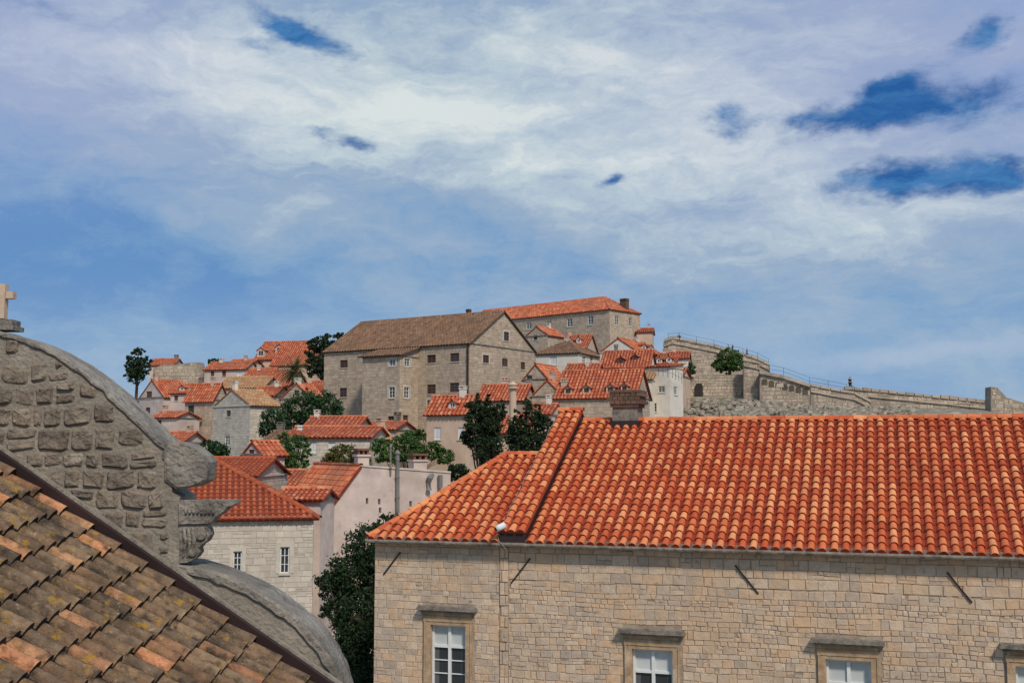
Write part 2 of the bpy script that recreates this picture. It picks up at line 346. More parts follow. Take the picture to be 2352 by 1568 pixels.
def house(name,label,px,ang,side,kind,ry,wall,roof,wins=(),dorm=(),chim=(),cat='house',oh=.25,pitch=.36,row=.5,sur=None,base=None,st=None,group=None,hipend=None,rkw={}):
    xl,xr,ye,Y=px; a=math.radians(ang); u=V((math.cos(a),math.sin(a),0)); nf=u.cross(Z); v=-nf
    PL=P(xl,ye,Y); w=(hit(xr,ye,PL,nf)-PL).dot(u); PR=PL+u*w
    if side[0]=='px': d=(hit(side[1],ye,PR,u)-PR).dot(v)
    else: d=side[1]
    if d<1.5 or d>30: print('DEPTH?',name,label,d); d=max(2.,min(d,12))
    if base is None: base=min(H(*(p.xy)) for p in (PL,PR,PL+v*d,PR+v*d))-1
    else: base=P(xl,base,Y).z
    h=PL.z-base; O=V((PL.x,PL.y,base))
    xm=(xl+xr)/2
    if kind in('x','hip'): rise=hit(xm,ry,PL+v*d/2,nf).z-PL.z
    elif kind=='y': rise=hit(xm,ry,PL,nf).z-PL.z
    else: rise=ry
    if rise/(d/2 if kind!='y' else w/2)>1.1 or h<2 or rise<.3: print('HOUSE',name,'w%.1f d%.1f h%.1f rise%.1f'%(w,d,h,rise))
    t=thing(name,label,cat,O,group)
    wm,sm,sty=WALL[wall]; st=st or sty
    fr={'front':(O,u,w),'right':(O+u*w,v,d),'left':(O+v*d,-v,d),'back':(O+u*w+v*d,-u,w)}
    holes={k:[] for k in fr}; todo=[]
    for q in wins:
        f,x0,y0,x1,y1,kd=q[:6]; Of,uf,wf=fr[f]; nn=uf.cross(Z)
        A=hit(x0,y1,Of,nn)-Of; B=hit(x1,y0,Of,nn)-Of
        r=(A.dot(uf),A.z,B.dot(uf),B.z)
        if r[0]<.05 or r[2]>wf-.05: print('WIN OUT',name,f,q,r,wf); continue
        holes[f].append(r); todo.append((f,r,kd,q[6] if len(q)>6 else sur))
    mb=MB()
    rect=lambda ww:[(0,0),(ww,0),(ww,h),(0,h)]
    pent=lambda ww:[(0,0),(ww,0),(ww,h),(ww/2,h+rise),(0,h)]
    shp={k:rect(fr[k][2]) for k in fr}
    if kind=='x': shp['left']=pent(d); shp['right']=pent(d)
    if kind=='y': shp['front']=pent(w); shp['back']=pent(w)
    if kind=='lean':
        shp['right']=[(0,0),(d,0),(d,h+rise),(0,h)]; shp['left']=[(0,0),(d,0),(d,h),(0,h+rise)]
    for k in fr:
        s_=st if k in('front','right') or (k=='left' and xl>1176) else None
        face(mb,fr[k][0],fr[k][1],shp[k],holes[k],s_ if sm else None,zmin=max(0,h-14))
    mb.build('wall',[M[wm],M[sm]] if sm else [M[wm]],t)
    for f,r,kd,su in todo: window(t,fr[f][0],fr[f][1],r,kd,surround=su)
    cb=MB()
    cb.box(O+Z*(h-.14)+nf*.10-u*.10,u*(w+.2),-nf*.098,Z*.12)
    cb.box(O+u*(w+.002)+Z*(h-.14),u*.098,v*d,Z*.12)
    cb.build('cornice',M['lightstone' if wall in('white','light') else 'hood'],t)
    mb=MB(); k=dict(pitch=pitch,row=row); k.update(rkw)
    if kind in('x','hip'):
        tn=rise/(d/2); dz=Z*(-oh*tn)
        FL=PL-u*oh-v*oh+dz; FR=PR+u*oh-v*oh+dz; BR=PR+u*oh+v*(d+oh)+dz; BL=PL-u*oh+v*(d+oh)+dz
        ins=min(d/2+oh,w*.5-.2+oh) if kind=='hip' else 0
        if hipend=='r': ins=d/2+oh
        il=ins if hipend!='r' else 0
        RL=PL+v*d/2+Z*rise+u*(il-oh); RR=PR+v*d/2+Z*rise-u*(ins-oh)
        slope(mb,FL,FR,RR,RL,**k); slope(mb,BR,BL,RL,RR,**k); caps(mb,RL,RR)
        if kind=='hip':
            slope(mb,FR,BR,RR,None,**k); caps(mb,FR,RR); caps(mb,BR,RR)
            if il: slope(mb,BL,FL,RL,None,**k); caps(mb,FL,RL); caps(mb,BL,RL)
        sp=(FL,(FR-FL).normalized().cross(RL-FL).normalized()); rdg=(RL,RR)
    elif kind=='y':
        tn=rise/(w/2); dz=Z*(-oh*tn)
        FL=PL-u*oh-v*oh+dz; FR=PR+u*oh-v*oh+dz; BR=PR+u*oh+v*(d+oh)+dz; BL=PL-u*oh+v*(d+oh)+dz
        o2=.08
        FL+=v*(oh-o2); FR+=v*(oh-o2)
        RF=PL+u*w/2-v*o2+Z*rise; RB=PL+u*w/2+v*(d+oh)+Z*rise
        slope(mb,BL,FL,RF,RB,**k); slope(mb,FR,BR,RB,RF,**k); caps(mb,RF,RB)
        sp=(FR,(BR-FR).normalized().cross(RF-FR).normalized()); rdg=(RF,RB)
    else:
        FL=PL-u*oh-v*oh; FR=PR+u*oh-v*oh; TR=PR+u*oh+v*d+Z*rise; TL=PL-u*oh+v*d+Z*rise
        slope(mb,FL,FR,TR,TL,**k); sp=(FL,(FR-FL).normalized().cross(TL-FL).normalized()); rdg=None
    rm,pm=ROOF[roof]; ro=mb.build('roof',[M[rm],M[pm]],t)
    if rdg and cat=='house' and not chim and Y>70 and R.random()<.75:
        cw=R.uniform(.4,.65); q=rdg[0].lerp(rdg[1],R.choice((.12,.25,.7,.85)))-u*cw/2-v*cw*.4-Z*.5; hh=R.uniform(1.1,1.5); mb=MB()
        mb.box(q,u*cw,v*cw*.8,Z*(hh-.3)); mb.box(q-u*.05-v*.05+Z*(hh-.298),u*(cw+.1),v*(cw*.8+.1),Z*.07)
        for z in (0,1): mb.box(q+u*(cw-.1)*z+Z*(hh-.226),u*.1,v*cw*.8,Z*.13)
        mb.box(q-u*.05-v*.05+Z*(hh-.094),u*(cw+.1),v*(cw*.8+.1),Z*.06)
        mb.build('chimney',M[R.choice(('stucco_white','stucco_peach','hood','stucco_peach'))],ro)
    for q in dorm:
        x0,y0,x1,y1=q[:4]; dk=q[4] if len(q)>4 else 'w'; dw=q[5] if len(q)>5 else 'stucco_white'
        B=hit((x0+x1)/2,y1,sp[0],sp[1])
        ud,vd=(u,v) if kind!='y' else (v,-u)
        nn=ud.cross(Z); 
        A=hit(x0,y1,B,nn); ww=(hit(x1,y1,B,nn)-A).dot(ud); hh=hit(x0,y0,B,nn).z-A.z
        ww=max(ww,.7); hw=hh*.72; rr=hh-hw; sl=abs(sp[1].z)/max(.05,math.sqrt(1-sp[1].z**2)); L=(hw)*sl+.3
        mb=MB(); A=A-Z*.05
        fpoly=[(0,0),(ww,0),(ww,hw),(ww/2,hw+rr),(0,hw)]
        hr=(ww*.18,hw*.22,ww*.82,hw*.95)
        face(mb,A,ud,fpoly,[hr],None,reveal=.1)
        mb.poly([A,A+vd*L,A+vd*L+Z*hw,A+Z*hw]); mb.poly([A+ud*ww,A+ud*ww+vd*L,A+ud*ww+vd*L+Z*hw,A+ud*ww+Z*hw])
        do=mb.build('dormer',M[dw],t)
        mb=MB(); o=.12; Lr=(hw+rr)*sl+.2
        a1=A-ud*o+Z*(hw-o*rr/(ww/2))-vd*o; a2=A+ud*(ww+o)+Z*(hw-o*rr/(ww/2))-vd*o; pk=A+ud*ww/2+Z*(hw+rr)-vd*o
        slope(mb,a1+vd*Lr,a1,pk,pk+vd*Lr,pitch=.3,row=.4,thick=.05); slope(mb,a2,a2+vd*Lr,pk+vd*Lr,pk,pitch=.3,row=.4,thick=.05); caps(mb,pk,pk+vd*Lr,.1)
        mb.build('dormer_roof',[M[rm],M[pm]],do)
        mb=MB(); fm={'w':'white','n':'brown'}[dk]; x0,y0,x1,y1=hr; e=.05
        for (p,q_,r_,s_) in ((x0,x0+e,y0,y1),(x1-e,x1,y0,y1),(x0+e,x1-e,y0,y0+e),(x0+e,x1-e,y1-e,y1),((x0+x1)/2-.02,(x0+x1)/2+.02,y0+e,y1-e)):
            mb.box(A+ud*p+Z*r_-nn*.06,ud*(q_-p),nn*.05,Z*(s_-r_))
        mb.box(A+ud*x0+Z*y0-nn*.09,ud*(x1-x0),nn*.02,Z*(y1-y0),1)
        mb.build('dormer_window',[M[fm],M['glass']],do)
    for q in chim: chimney(ro,*q,u=u)
    return t,fr,PL,u,v,w,d,h
def chimney(parent,x0,y0,x1,y1,Y,m='brick',u=V((1,0,0)),deep=1.5):
    A=P(x0,y1,Y); B=P(x1,y0,Y); w=(B.x-A.x); h=B.z-A.z; v=V((-u.y,u.x,0)); mb=MB(); A=A-Z*deep; h+=deep
    c=min(.18,w*.2)
    mb.box(A,u*w,v*w*.8,Z*(h-.38)); mb.box(A-u*.06-v*.06+Z*(h-.378),u*(w+.12),v*(w*.8+.12),Z*.1)
    for k in range(3): mb.box(A+u*(w-c)*k/2+Z*(h-.276),u*c,v*w*.8,Z*.16)
    mb.box(A-u*.05-v*.05+Z*(h-.114),u*(w+.1),v*(w*.8+.1),Z*.1)
    return mb.build('chimney',M[m],parent)
# ---------------- terrain
mb=MB(); xs=[-3000,-1200,-500,-250]+[i*4 for i in range(-40,45)]+[250,500,1200,3000]
ys=[-300,-60,0]+[20+i*4 for i in range(72)]+[340,420,600,1000,2000,4000]
nx=len(xs)
for y in ys:
    for x in xs:
        h=H(x,y)
        if 60<y<300: h+=R.uniform(-.35,.35)
        mb.v.append((x,y,h))
for j in range(len(ys)-1):
    for i in range(nx-1): mb.f.append((j*nx+i,j*nx+i+1,(j+1)*nx+i+1,(j+1)*nx+i)); mb.m.append(0)
o=mb.build('hill_ground',M['rock'],smooth=True); o['kind']='structure'
# ================= the long stone building on the right
aE=math.radians(-18.5); uE=V((math.cos(aE),math.sin(aE),0)); nE=uE.cross(Z); vE=-nE
OE=P(1480,1237,32.); zE=OE.z
def onE(x,y): return hit(x,y,OE,nE)
cor=onE(862,1240); cor.z=-14.5
aof=lambda x:(onE(x,1240)-cor).dot(uE)
LEN=aof(2352)+4.; WD=6.
HW=zE-cor.z
rise=hit(1480,966,OE+vE*WD,nE).z-zE; tn=rise/WD
E=thing('long_stone_house','long beige ashlar building with bright orange barrel tile roof, nearest on the right','building',cor)
aS0,aS1=aof(1157),aof(1214)
wr=lambda x0,x1,yt,hm:(lambda A,B:(( A-cor).dot(uE),A.z-cor.z-hm,(B-cor).dot(uE),A.z-cor.z))(onE(x0,yt),onE(x1,yt))
WE=[wr(990,1070,1433,2.15),wr(1452,1545,1488,2.15),wr(1897,2000,1512,2.15),wr(2332,2438,1528,2.15)]
mb=MB()
SE=dict(h=(.12,.27),w=(.15,.5),g=.006,bev=True,rel=.02,j=.014,be=.012,split=.2,wob=.018)
SE2=dict(h=(.15,.24),w=(.2,.48),g=.005,bev=True,rel=.014,j=.012,be=.012,split=.1,wob=.007)
sh=[(a-.27,z0,b+.27,z1+.56) for a,z0,b,z1 in WE]
Wf=lambda a,z,d=0:cor+uE*a+Z*z+nE*d
face(mb,cor,uE,[(0,0),(LEN,0),(LEN,HW),(0,HW)],WE,None,reveal=.3)
stones(mb,Wf,[(0,0),(aS0-.14,0),(aS0-.14,HW-.3),(0,HW-.3)],sh,SE2,zmin=HW-6)
stones(mb,Wf,[(aS0-.10,0),(aS0+.14,0),(aS0+.14,HW-.3),(aS0-.10,HW-.3)],[],dict(h=(.25,.42),w=(.24,.26),g=.006,bev=True,rel=.05,j=.004,be=.012),zmin=HW-6)
stones(mb,Wf,[(aS0+.16,0),(LEN,0),(LEN,HW-1.25),(aS0+.16,HW-1.25)],sh,SE,zmin=HW-6)
stones(mb,Wf,[(aS0+.16,HW-1.25),(LEN,HW-1.25),(LEN,HW-.3),(aS0+.16,HW-.3)],sh,dict(SE,h=(.19,.3),w=(.22,.62),split=.1,wob=.01))
face(mb,cor+uE*LEN,vE,[(0,0),(2*WD,0),(2*WD,HW),(WD,HW+rise),(0,HW)])
sN=uE.cross(vE*WD+Z*rise).normalized()
apex=hit(1163,1045,OE,sN); w2=(apex-OE).dot(vE); aAp=(apex-cor).dot(uE)
face(mb,cor+vE*2*w2,-vE,[(0,0),(2*w2,0),(2*w2,HW),(0,HW)])
face(mb,cor+uE*aS0+vE*2*w2,-uE,[(0,0),(aS0,0),(aS0,HW),(0,HW)])
face(mb,cor+uE*(aS0-.02)+vE*2*WD,-vE,[(0,0),(2*WD,0),(2*WD,HW),(WD,HW+rise),(0,HW)])
face(mb,cor+uE*LEN+vE*2*WD,-uE,[(0,0),(LEN-aS0,0),(LEN-aS0,HW),(0,HW)])
mb.build('wall',[M['mo_E'],M['st_E']],E)
oh=.32; ol=.1
def EP(a,w,off=0): return cor+uE*a+vE*w+Z*(HW+w*tn+off)
def EB(a,w,dep,off=0): return cor+uE*a+vE*w+Z*(HW+(2*dep-w)*tn+off)
kk=dict(pitch=.30,row=.335,seg=7,jit=.009,thick=.12,rk=.36,lift=.032,hk=1.0)
mb=MB()
slope(mb,EP(aS1,-oh),EP(LEN+.2,-oh),EP(LEN+.2,WD),EP(aS1,WD),**kk)
slope(mb,EB(LEN+.2,2*WD+oh,WD),EB(aS1,2*WD+oh,WD),EB(aS1,WD,WD),EB(LEN+.2,WD,WD),pitch=.3,row=.34,seg=3)
caps(mb,EP(aS1+.1,WD,-.02),EP(LEN+.2,WD,-.02),.13,seg=7)
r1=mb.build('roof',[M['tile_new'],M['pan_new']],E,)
mb=MB()
slope(mb,EP(-ol,-oh),EP(aS0,-oh),EP(aS0,w2),EP(aAp,w2),**kk)
slope(mb,EB(-ol,2*w2+oh,w2),EP(-ol,-oh),EP(aAp,w2),None,pitch=.3,row=.335,seg=5)
slope(mb,EB(aS0,2*w2+oh,w2),EB(-ol,2*w2+oh,w2),EP(aAp,w2),EP(aS0,w2),pitch=.3,row=.34,seg=3)
caps(mb,EP(-ol+.02,-oh+.05),EP(aAp,w2),.12,seg=7); caps(mb,EP(aAp,w2),EP(aS0,w2),.12,seg=7)
r2=mb.build('wing_roof',[M['tile_new'],M['pan_new']],E)
hs=.32
mb=MB()
prof=[EP(aS0,-oh-.03,-.02),EP(aS0,-oh-.03,hs),EP(aS0,WD,hs),EB(aS0,2*WD+oh,WD,hs),EB(aS0,2*WD+oh,WD,-.02),EP(aS0,WD,-.3)]
mb.prism(prof[::-1],uE*(aS1-aS0),0)
par=mb.build('parapet',M['flash'],E)
mb=MB()
slope(mb,EP(aS0-.05,-oh-.05,hs+.02),EP(aS1+.03,-oh-.05,hs+.02),EP(aS1+.03,WD+.1,hs+.02),EP(aS0-.05,WD+.1,hs+.02),pitch=.27,row=.335,seg=7,jit=.008,thick=.04,rk=.4)
slope(mb,EB(aS1+.03,2*WD+oh,WD,hs+.02),EB(aS0-.05,2*WD+oh,WD,hs+.02),EB(aS0-.05,WD,WD,hs+.02),EB(aS1+.03,WD,WD,hs+.02),pitch=.27,row=.335)
caps(mb,EP(aS0-.06,WD,hs+.03),EP(aS1+.06,WD,hs+.03),.12)
mb.build('parapet_tiles',[M['tile_new'],M['pan_new']],par)
mb=MB()
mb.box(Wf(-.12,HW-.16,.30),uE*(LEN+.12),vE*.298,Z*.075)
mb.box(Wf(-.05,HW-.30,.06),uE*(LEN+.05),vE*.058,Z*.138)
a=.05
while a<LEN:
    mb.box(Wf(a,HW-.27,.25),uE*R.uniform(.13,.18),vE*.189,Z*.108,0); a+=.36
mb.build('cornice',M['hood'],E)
mb=MB()
gz=HW-oh*tn-.05
mb.tube([Wf(-.15,gz,oh+.03),Wf(LEN,gz,oh+.03)],.06,8)
mb.build('gutter',M['hood'],E)
for i,(a0,z0,a1,z1) in enumerate(WE):
    w=a1-a0; h=z1-z0; ft=.06; D0,D1=-.2,-.12
    def bar(mb,x0,x1,y0,y1,d0,d1,m=0): mb.box(Wf(x0,y0,d0),uE*(x1-x0),nE*(d1-d0),Z*(y1-y0),m)
    mb=MB()
    bar(mb,a0,a0+ft,z0,z1,D0,D1); bar(mb,a1-ft,a1,z0,z1,D0,D1); bar(mb,a0+ft,a1-ft,z0,z0+ft,D0,D1); bar(mb,a0+ft,a1-ft,z1-ft,z1,D0,D1)
    xm=(a0+a1)/2; bar(mb,xm-.045,xm+.045,z0+ft,z1-ft,D0+.004,D1+.012)
    zt=z1-.62; bar(mb,a0+ft,a1-ft,zt-.045,zt+.03,D0+.008,D1+.006)
    for k in (1,2,3):
        y=zt-.03-k*.38; 
        if y>z0+.1: bar(mb,a0+ft,a1-ft,y-.014,y+.014,D0+.012,D1-.02)
    wo=mb.build('window',M['white'],E)
    mb=MB(); bar(mb,a0+.02,a1-.02,z0+.02,z1-.02,D0+.012,D0+.02); 
    gl=mb.build('pane',M['glass'],wo)
    mb=MB(); bar(mb,a0+.03,a1-.03,zt,z1-.03,D0+.021,D0+.026)
    for s0,s1 in ((a0+.06,a0+.2),(a1-.2,a1-.06)): bar(mb,s0,s1,z0+.06,zt-.03,D0+.021,D0+.025,1)
    mb.build('blind',[M['curtain'],M['cloth_grey']],wo)
    mb=MB(); s=.20
    for (x0,x1,y0,y1,d1) in ((a0-s,a0-.002,z0-.2,z1+.10,.05),(a1+.002,a1+s,z0-.2,z1+.10,.05),(a0-.002,a1+.002,z1+.002,z1+.10,.048),(a0-s-.02,a1+s+.02,z1+.102,z1+.26,.07),(a0-s+.01,a1+s-.01,z1+.262,z1+.38,.05),(a0-s,a0-s+.05,z0-.2,z1+.098,.075),(a1+s-.05,a1+s,z0-.2,z1+.098,.075)):
        bar(mb,x0,x1,y0,y1,-.02 if x1-x0>.06 else .051,d1)
    mb.build('surround',M['ochre'],wo)
    mb=MB()
    bar(mb,a0-s-.10,a1+s+.10,z1+.382,z1+.44,0.001,.16); bar(mb,a0-s-.17,a1+s+.17,z1+.442,z1+.51,0.001,.27); bar(mb,a0-s-.14,a1+s+.14,z1+.512,z1+.55,0.001,.22)
    mb.build('hood_moulding',M['hood'],wo)
for (x0,y0,x1,y1) in ((920,1268,882,1318),(1218,1282,1175,1338),(1690,1298,1742,1362),(2176,1314,2232,1382)):
    A=onE(x0,y0)+nE*.055; B=onE(x1,y1)+nE*.04; mb=MB(); mb.tube([A-nE*.05,A,B,B-nE*.04],.024,6)
    mb.build('wall_anchor',M['iron'],E)
pc=EP(0,WD+.1)
A=hit(1414,975,pc,nE); B=hit(1470,975,pc,nE); w=(B-A).dot(uE); zb=A.z-1.0; A.z=zb
ztop=hit(1440,897,pc,nE).z; zm=hit(1440,936,pc,nE).z
mb=MB(); A=A-vE*.45
mb.box(A,uE*w,vE*.9,Z*(zm-zb),0)
mb.box(A-uE*.06-vE*.06+Z*(zm-zb+.002),uE*(w+.12),vE*1.02,Z*.10,1)
z_=zm-zb+.105; hh=(ztop-zb-.08-z_)
for rrow in range(3):
    a=-.08-(.07 if rrow%2 else 0)
    while a<w+.04:
        mb.box(A+uE*a-vE*(.08+R.uniform(0,.02))+Z*(z_+hh*rrow/3),uE*R.uniform(.15,.175),vE*1.08,Z*(hh/3-.012),1); a+=.185
mb.box(A-uE*.05-vE*.05+Z*z_,uE*(w+.1),vE*.98,Z*hh,0)
mb.box(A-uE*.11-vE*.11+Z*(ztop-zb-.078),uE*(w+.24),vE*1.14,Z*.08,1)
mb.build('chimney',[M['hood'],M['brick_dark']],r1)
mb=MB(); mb.box(A-uE*.08-vE*.1+Z*.5,uE*(w+.16),vE*1.1,Z*.62); mb.build('chimney_flashing',M['flash'],r1)
# security camera
q=EP(aS0+.1,-oh,hs+.14); 
S=thing('security_camera','white security camera on a bracket at the foot of the tile capped parapet','security camera',q-Z*.2)
mb=MB(); mb.tube([q-Z*.25,q-Z*.05],.022,6); mb.tube([q-Z*.08,q+nE*.1-Z*.05],.02,6); mb.build('bracket',M['white'],S)
mb=MB(); c_=q+nE*.1
mb.tube([c_+uE*.10+Z*.07,c_+uE*.08+Z*.06,c_-uE*.06-Z*.02+nE*.1,c_-uE*.13-Z*.06+nE*.15],[.04,.085,.10,.085],12); mb.build('housing',M['white'],S,smooth=True)
mb=MB(); mb.tube([c_-uE*.13-Z*.06+nE*.15,c_-uE*.15-Z*.07+nE*.17],.055,10); mb.build('lens',M['iron'],S)
mb=MB(); pth=[q-uE*.05, q-uE*.25-Z*.1,q-uE*.1-Z*.4+nE*.1,q+uE*.1-Z*.62+nE*.12]; mb.tube(pth,.01,4)
pth=[EP(aS0+.05+.04*math.sin(i*1.7),-.3+i*.35,hs+.17+.03*math.sin(i)) for i in range(18)]; mb.tube(pth,.009,4)
tag(mb.build('electric_cable',M['pipe'],origin=q),'thin grey cable running from the security camera up the parapet tiles','cable')
# ================= church facade in the left foreground
YF=13.; K=YF/9.
CH=thing('church_gable','curved rubble stone church gable with scroll, nearest on the left','building',P(0,1500,YF))
def fp(pts,Y=YF): return [P(x,y,Y) for x,y in pts]
top0=[(-500,700),(-200,722),(0,762),(50,774),(105,797),(160,828),(210,866),(255,905),(300,948),(340,985),(376,1020),(395,1030)]
pts=top0+[(395,1125),(412,1135),(412,1292),(380,1292),(380,1800),(-500,1800)]
T=.46*K; mb=MB(); ext=V((0,T,0))
mb.prism(fp([(x,y+5) for x,y in pts]),ext,0,0,2)
po2=[((P(x,y,YF)).x,(P(x,y,YF)).z) for x,y in [(-200,735),(0,770),(50,783),(100,804),(155,836),(205,873),(250,911),(295,954),(335,991),(368,1025),(405,1040),(405,1125),(388,1135),(388,1290),(250,1310),(0,1150),(-200,1000)]]
stones(mb,lambda a,z,d=0:V((a,YF-d,z)),po2,[],dict(h=(.18,.32),w=(.2,.46),g=.01,bev=True,rel=.032,j=.02,be=.02,round=True,wob=.045,split=.16),convex=False)
mb.build('wall',[M['mo_rub'],M['st_rub'],M['plas_grey']],CH)
def rough_band(mb,line,Y0,dep,amp=.03,und=.12,m=0):
    pp=[]
    for (a,b) in zip(line,line[1:]):
        k=max(1,int(math.hypot(b[0]-a[0],b[1]-a[1])/9))
        for i in range(k): pp.append((lerp(a[0],b[0],i/k),lerp(a[1],b[1],i/k)))
    pp.append(line[-1])
    for _ in range(4): pp=[pp[0]]+[((a[0]+2*b[0]+c[0])/4,(a[1]+2*b[1]+c[1])/4) for a,b,c in zip(pp,pp[1:],pp[2:])]+[pp[-1]]
    n=len(pp); q=[P(x,y,Y0) for x,y in pp]; nd=16; i0=len(mb.v)
    for i in range(n):
        t=(q[min(i+1,n-1)]-q[max(i-1,0)]).normalized(); nn_=t.cross(V((0,-1,0)))
        if nn_.z+nn_.x<0: nn_=-nn_
        edge=NZ.noise(V((i*.13,3.1,0)))*.014+NZ.noise(V((i*.5,9.1,0)))*.01
        for k in range(nd+3):
            if k==0: p=q[i]-nn_*(und+NZ.noise(V((i*.35,1.1,4)))*.035); d=0
            elif k==1: p=q[i]-nn_*.02+V((0,edge,0)); d=NZ.noise(p*5)*amp*.6
            elif k==nd+2: p=q[i]-nn_*und+V((0,dep,0)); d=0
            else:
                f=(k-2)/(nd-1); p=q[i]+V((0,dep*f+(.015+edge if k==2 else 0),0))
                d=NZ.noise(p*2.2)*amp+NZ.noise(p*8)*amp*.6
            mb.v.append(tuple(p+nn_*d))
    w=nd+3
    for i in range(n-1):
        for k in range(w-1): mb.f.append((i0+i*w+k,i0+i*w+k+1,i0+(i+1)*w+k+1,i0+(i+1)*w+k)); mb.m.append(m)
mb=MB(); rough_band(mb,[(x,y-1) for x,y in top0[1:]],YF-.03,T+.04,.02,.05)
mb.build('coping',M['plas_grey'],CH)
mb=MB()
blk=[(378,1016),(410,1014),(436,1020),(456,1031),(470,1046),(479,1064),(478,1086),(470,1103),(455,1115),(434,1121),(405,1125),(380,1100)]
bb=[(x+R.uniform(-3,3),y+R.uniform(-3,3)) for x,y in blk]
mb.prism(fp(bb,YF-.03),V((0,.4,0)))
ib=[(430+(x-430)*.93,1070+(y-1070)*.93) for x,y in bb]; mb.prism(fp(ib,YF-.045),V((0,.014,0)))
mb.build('scroll',M['plas_grey'],CH)
mb=MB()
cp=[(410,1148),(541,1148),(542,1156),(530,1161),(521,1163),(515,1172),(505,1180),(496,1186),(490,1194),(478,1202),(410,1203)]
mb.prism(fp(cp,YF-.04),V((0,.26,0)))
for k in range(8): mb.box(P(424+k*9,1178,YF-.07),V((.025,0,0)),V((0,.029,0)),Z*.05)
mb.build('cornice',M['plas_grey'],CH)
mb=MB()
c1=[(412,1204),(472,1204),(480,1216),(482,1228),(475,1242),(463,1250),(456,1258),(458,1268),(450,1280),(437,1288),(426,1292),(412,1292)]
mb.prism(fp(c1,YF-.01),V((0,.20,0)))
for (x,y,rr) in ((462,1225,.058),(443,1266,.045)):
    c=P(x,y,YF-.01); rr*=K
    mb.prism([c+V((math.cos(t)*rr*.8,-.03,math.sin(t)*rr*.8)) for t in [2*math.pi*k/14 for k in range(14)]],V((0,.029,0)))
for k in range(3):
    x=422+k*10; mb.tube([P(x,1212,YF-.02),P(x+4,1240,YF-.04),P(x-1,1278,YF-.02)],[.02,.026,.012],6)
mb.build('capital',M['plas_grey'],CH)
low=[(380,1294),(440,1299),(500,1316),(560,1341),(615,1372),(668,1408),(715,1450),(752,1500),(778,1550),(796,1610),(806,1700)]
mb=MB(); mb.prism(fp([(x,y+6) for x,y in low]+[(380,1800)],YF-.01),V((0,.45*K,0)),0,1,0)
rough_band(mb,low,YF-.045,.5*K,.02,.09,0)
mb.build('lower_volute',[M['plas_grey'],M['mo_rub']],CH)
mb=MB()
mb.box(P(-40,757,YF+.1),V((.245*K,0,0)),V((0,.3,0)),Z*.035*K); mb.box(P(-36,747,YF+.12),V((.215*K,0,0)),V((0,.26,0)),Z*.05*K)
mb.build('cross_pedestal',M['plas_grey'],CH)
M['cross']=mat('warm_beige_stone',[(.62,.46,.34),(.54,.40,.29)],isl=False,ns=6,na=.15,bump=.2)
mb=MB(); 
A=P(-8,731,YF+.2); B=P(12,652,YF+.2); mb.box(A,V((B.x-A.x,0,0)),V((0,.1,0)),V((0,0,B.z-A.z)))
A=P(12.3,685,YF+.2); B=P(30,669,YF+.2); mb.box(A,V((B.x-A.x,0,0)),V((0,.1,0)),V((0,0,B.z-A.z)))
A=P(-26,685,YF+.2); B=P(-8.3,669,YF+.2); mb.box(A,V((B.x-A.x,0,0)),V((0,.1,0)),V((0,0,B.z-A.z)))
tag(mb.build('stone_cross',M['cross'],origin=P(2,731,YF+.24)),'small pale stone cross standing on top of the curved church gable','cross')
# old tile roof
A0=P(-260,892,YF-.16); B0=P(900,1700,YF-.16)
d1=(B0-A0).normalized(); d2=V((-.24,-1,0)).normalized()
OT=thing('old_tile_roof','mossy brown barrel tile roof below the church gable, bottom left','roof',B0)
mb=MB(); W_=8.6
nn=d1.cross(d2).normalized(); 
if nn.z<0: nn=-nn
s_up=-d1; uu=(d2-d1*d2.dot(d1)).normalized()
# the columns follow the rake; courses run square to it
e1=B0+uu*.06+d1*2.5; e0=e1+uu*W_; topA=A0+uu*.06-d1*1.5; topB=topA+uu*W_
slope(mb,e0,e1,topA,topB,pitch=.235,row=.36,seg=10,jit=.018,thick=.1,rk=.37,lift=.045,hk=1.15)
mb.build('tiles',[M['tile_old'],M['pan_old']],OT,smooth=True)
mb=MB()
mb.box(A0-nn*.02,d1*(B0-A0).length,uu*.07,nn*.19); mb.build('flashing_strip',M['flash'],OT)
mb=MB(); mb.box(A0+nn*.10+V((0,.005,0)),d1*(B0-A0).length,V((0,.10,0)),V((0,0,.11))); mb.build('mortar_fillet',M['mo_rub'],OT)
# ================= middle and far houses
hs_=house
fine=dict(h=(.18,.32),w=(.22,.6),g=.01,bev=False,rel=.012,j=.02,split=.2,wob=.006)
hs_('stone_house','pale stone house with hipped brick red roof just right of the church scroll',(400,720,1187,50),14,('m',9),'hip',1055,'light','deep',
  [('front',535,1265,556,1312,'w',('lightstone',.16)),('front',643,1255,665,1316,'w',('lightstone',.2))],pitch=.27,row=.36,st=fine,rkw=dict(seg=5),hipend='r')
aC=math.radians(27); uC=V((math.cos(aC),math.sin(aC),0)); nC=uC.cross(Z); vC=-nC
OC=P(720,1218,64.); fC=lambda x,y:hit(x,y,OC,nC)
PK=thing('pink_house','pinkish rendered house with tall blank side wall and sloping tile edge','house',V((OC.x,OC.y,-15)))
base=V((OC.x,OC.y,-15)); c2=lambda x,y:((fC(x,y)-base).dot(uC),fC(x,y).z+15)
e_=c2(720,1218); t_=c2(828,1071); r_=c2(1035,1086)
hl=[]
for (x0,y0,x1,y1) in ((840,1143,846,1157),(868,1145,874,1158),(870,1165,876,1178),(940,1150,946,1163)):
    a_,b_=c2(x0,y1),c2(x1,y0); hl.append((a_[0],a_[1],b_[0],b_[1]))
mb=MB(); face(mb,base,uC,[(0,0),(r_[0],0),(r_[0],r_[1]),t_,(0,e_[1])],hl,None)
DP=9.
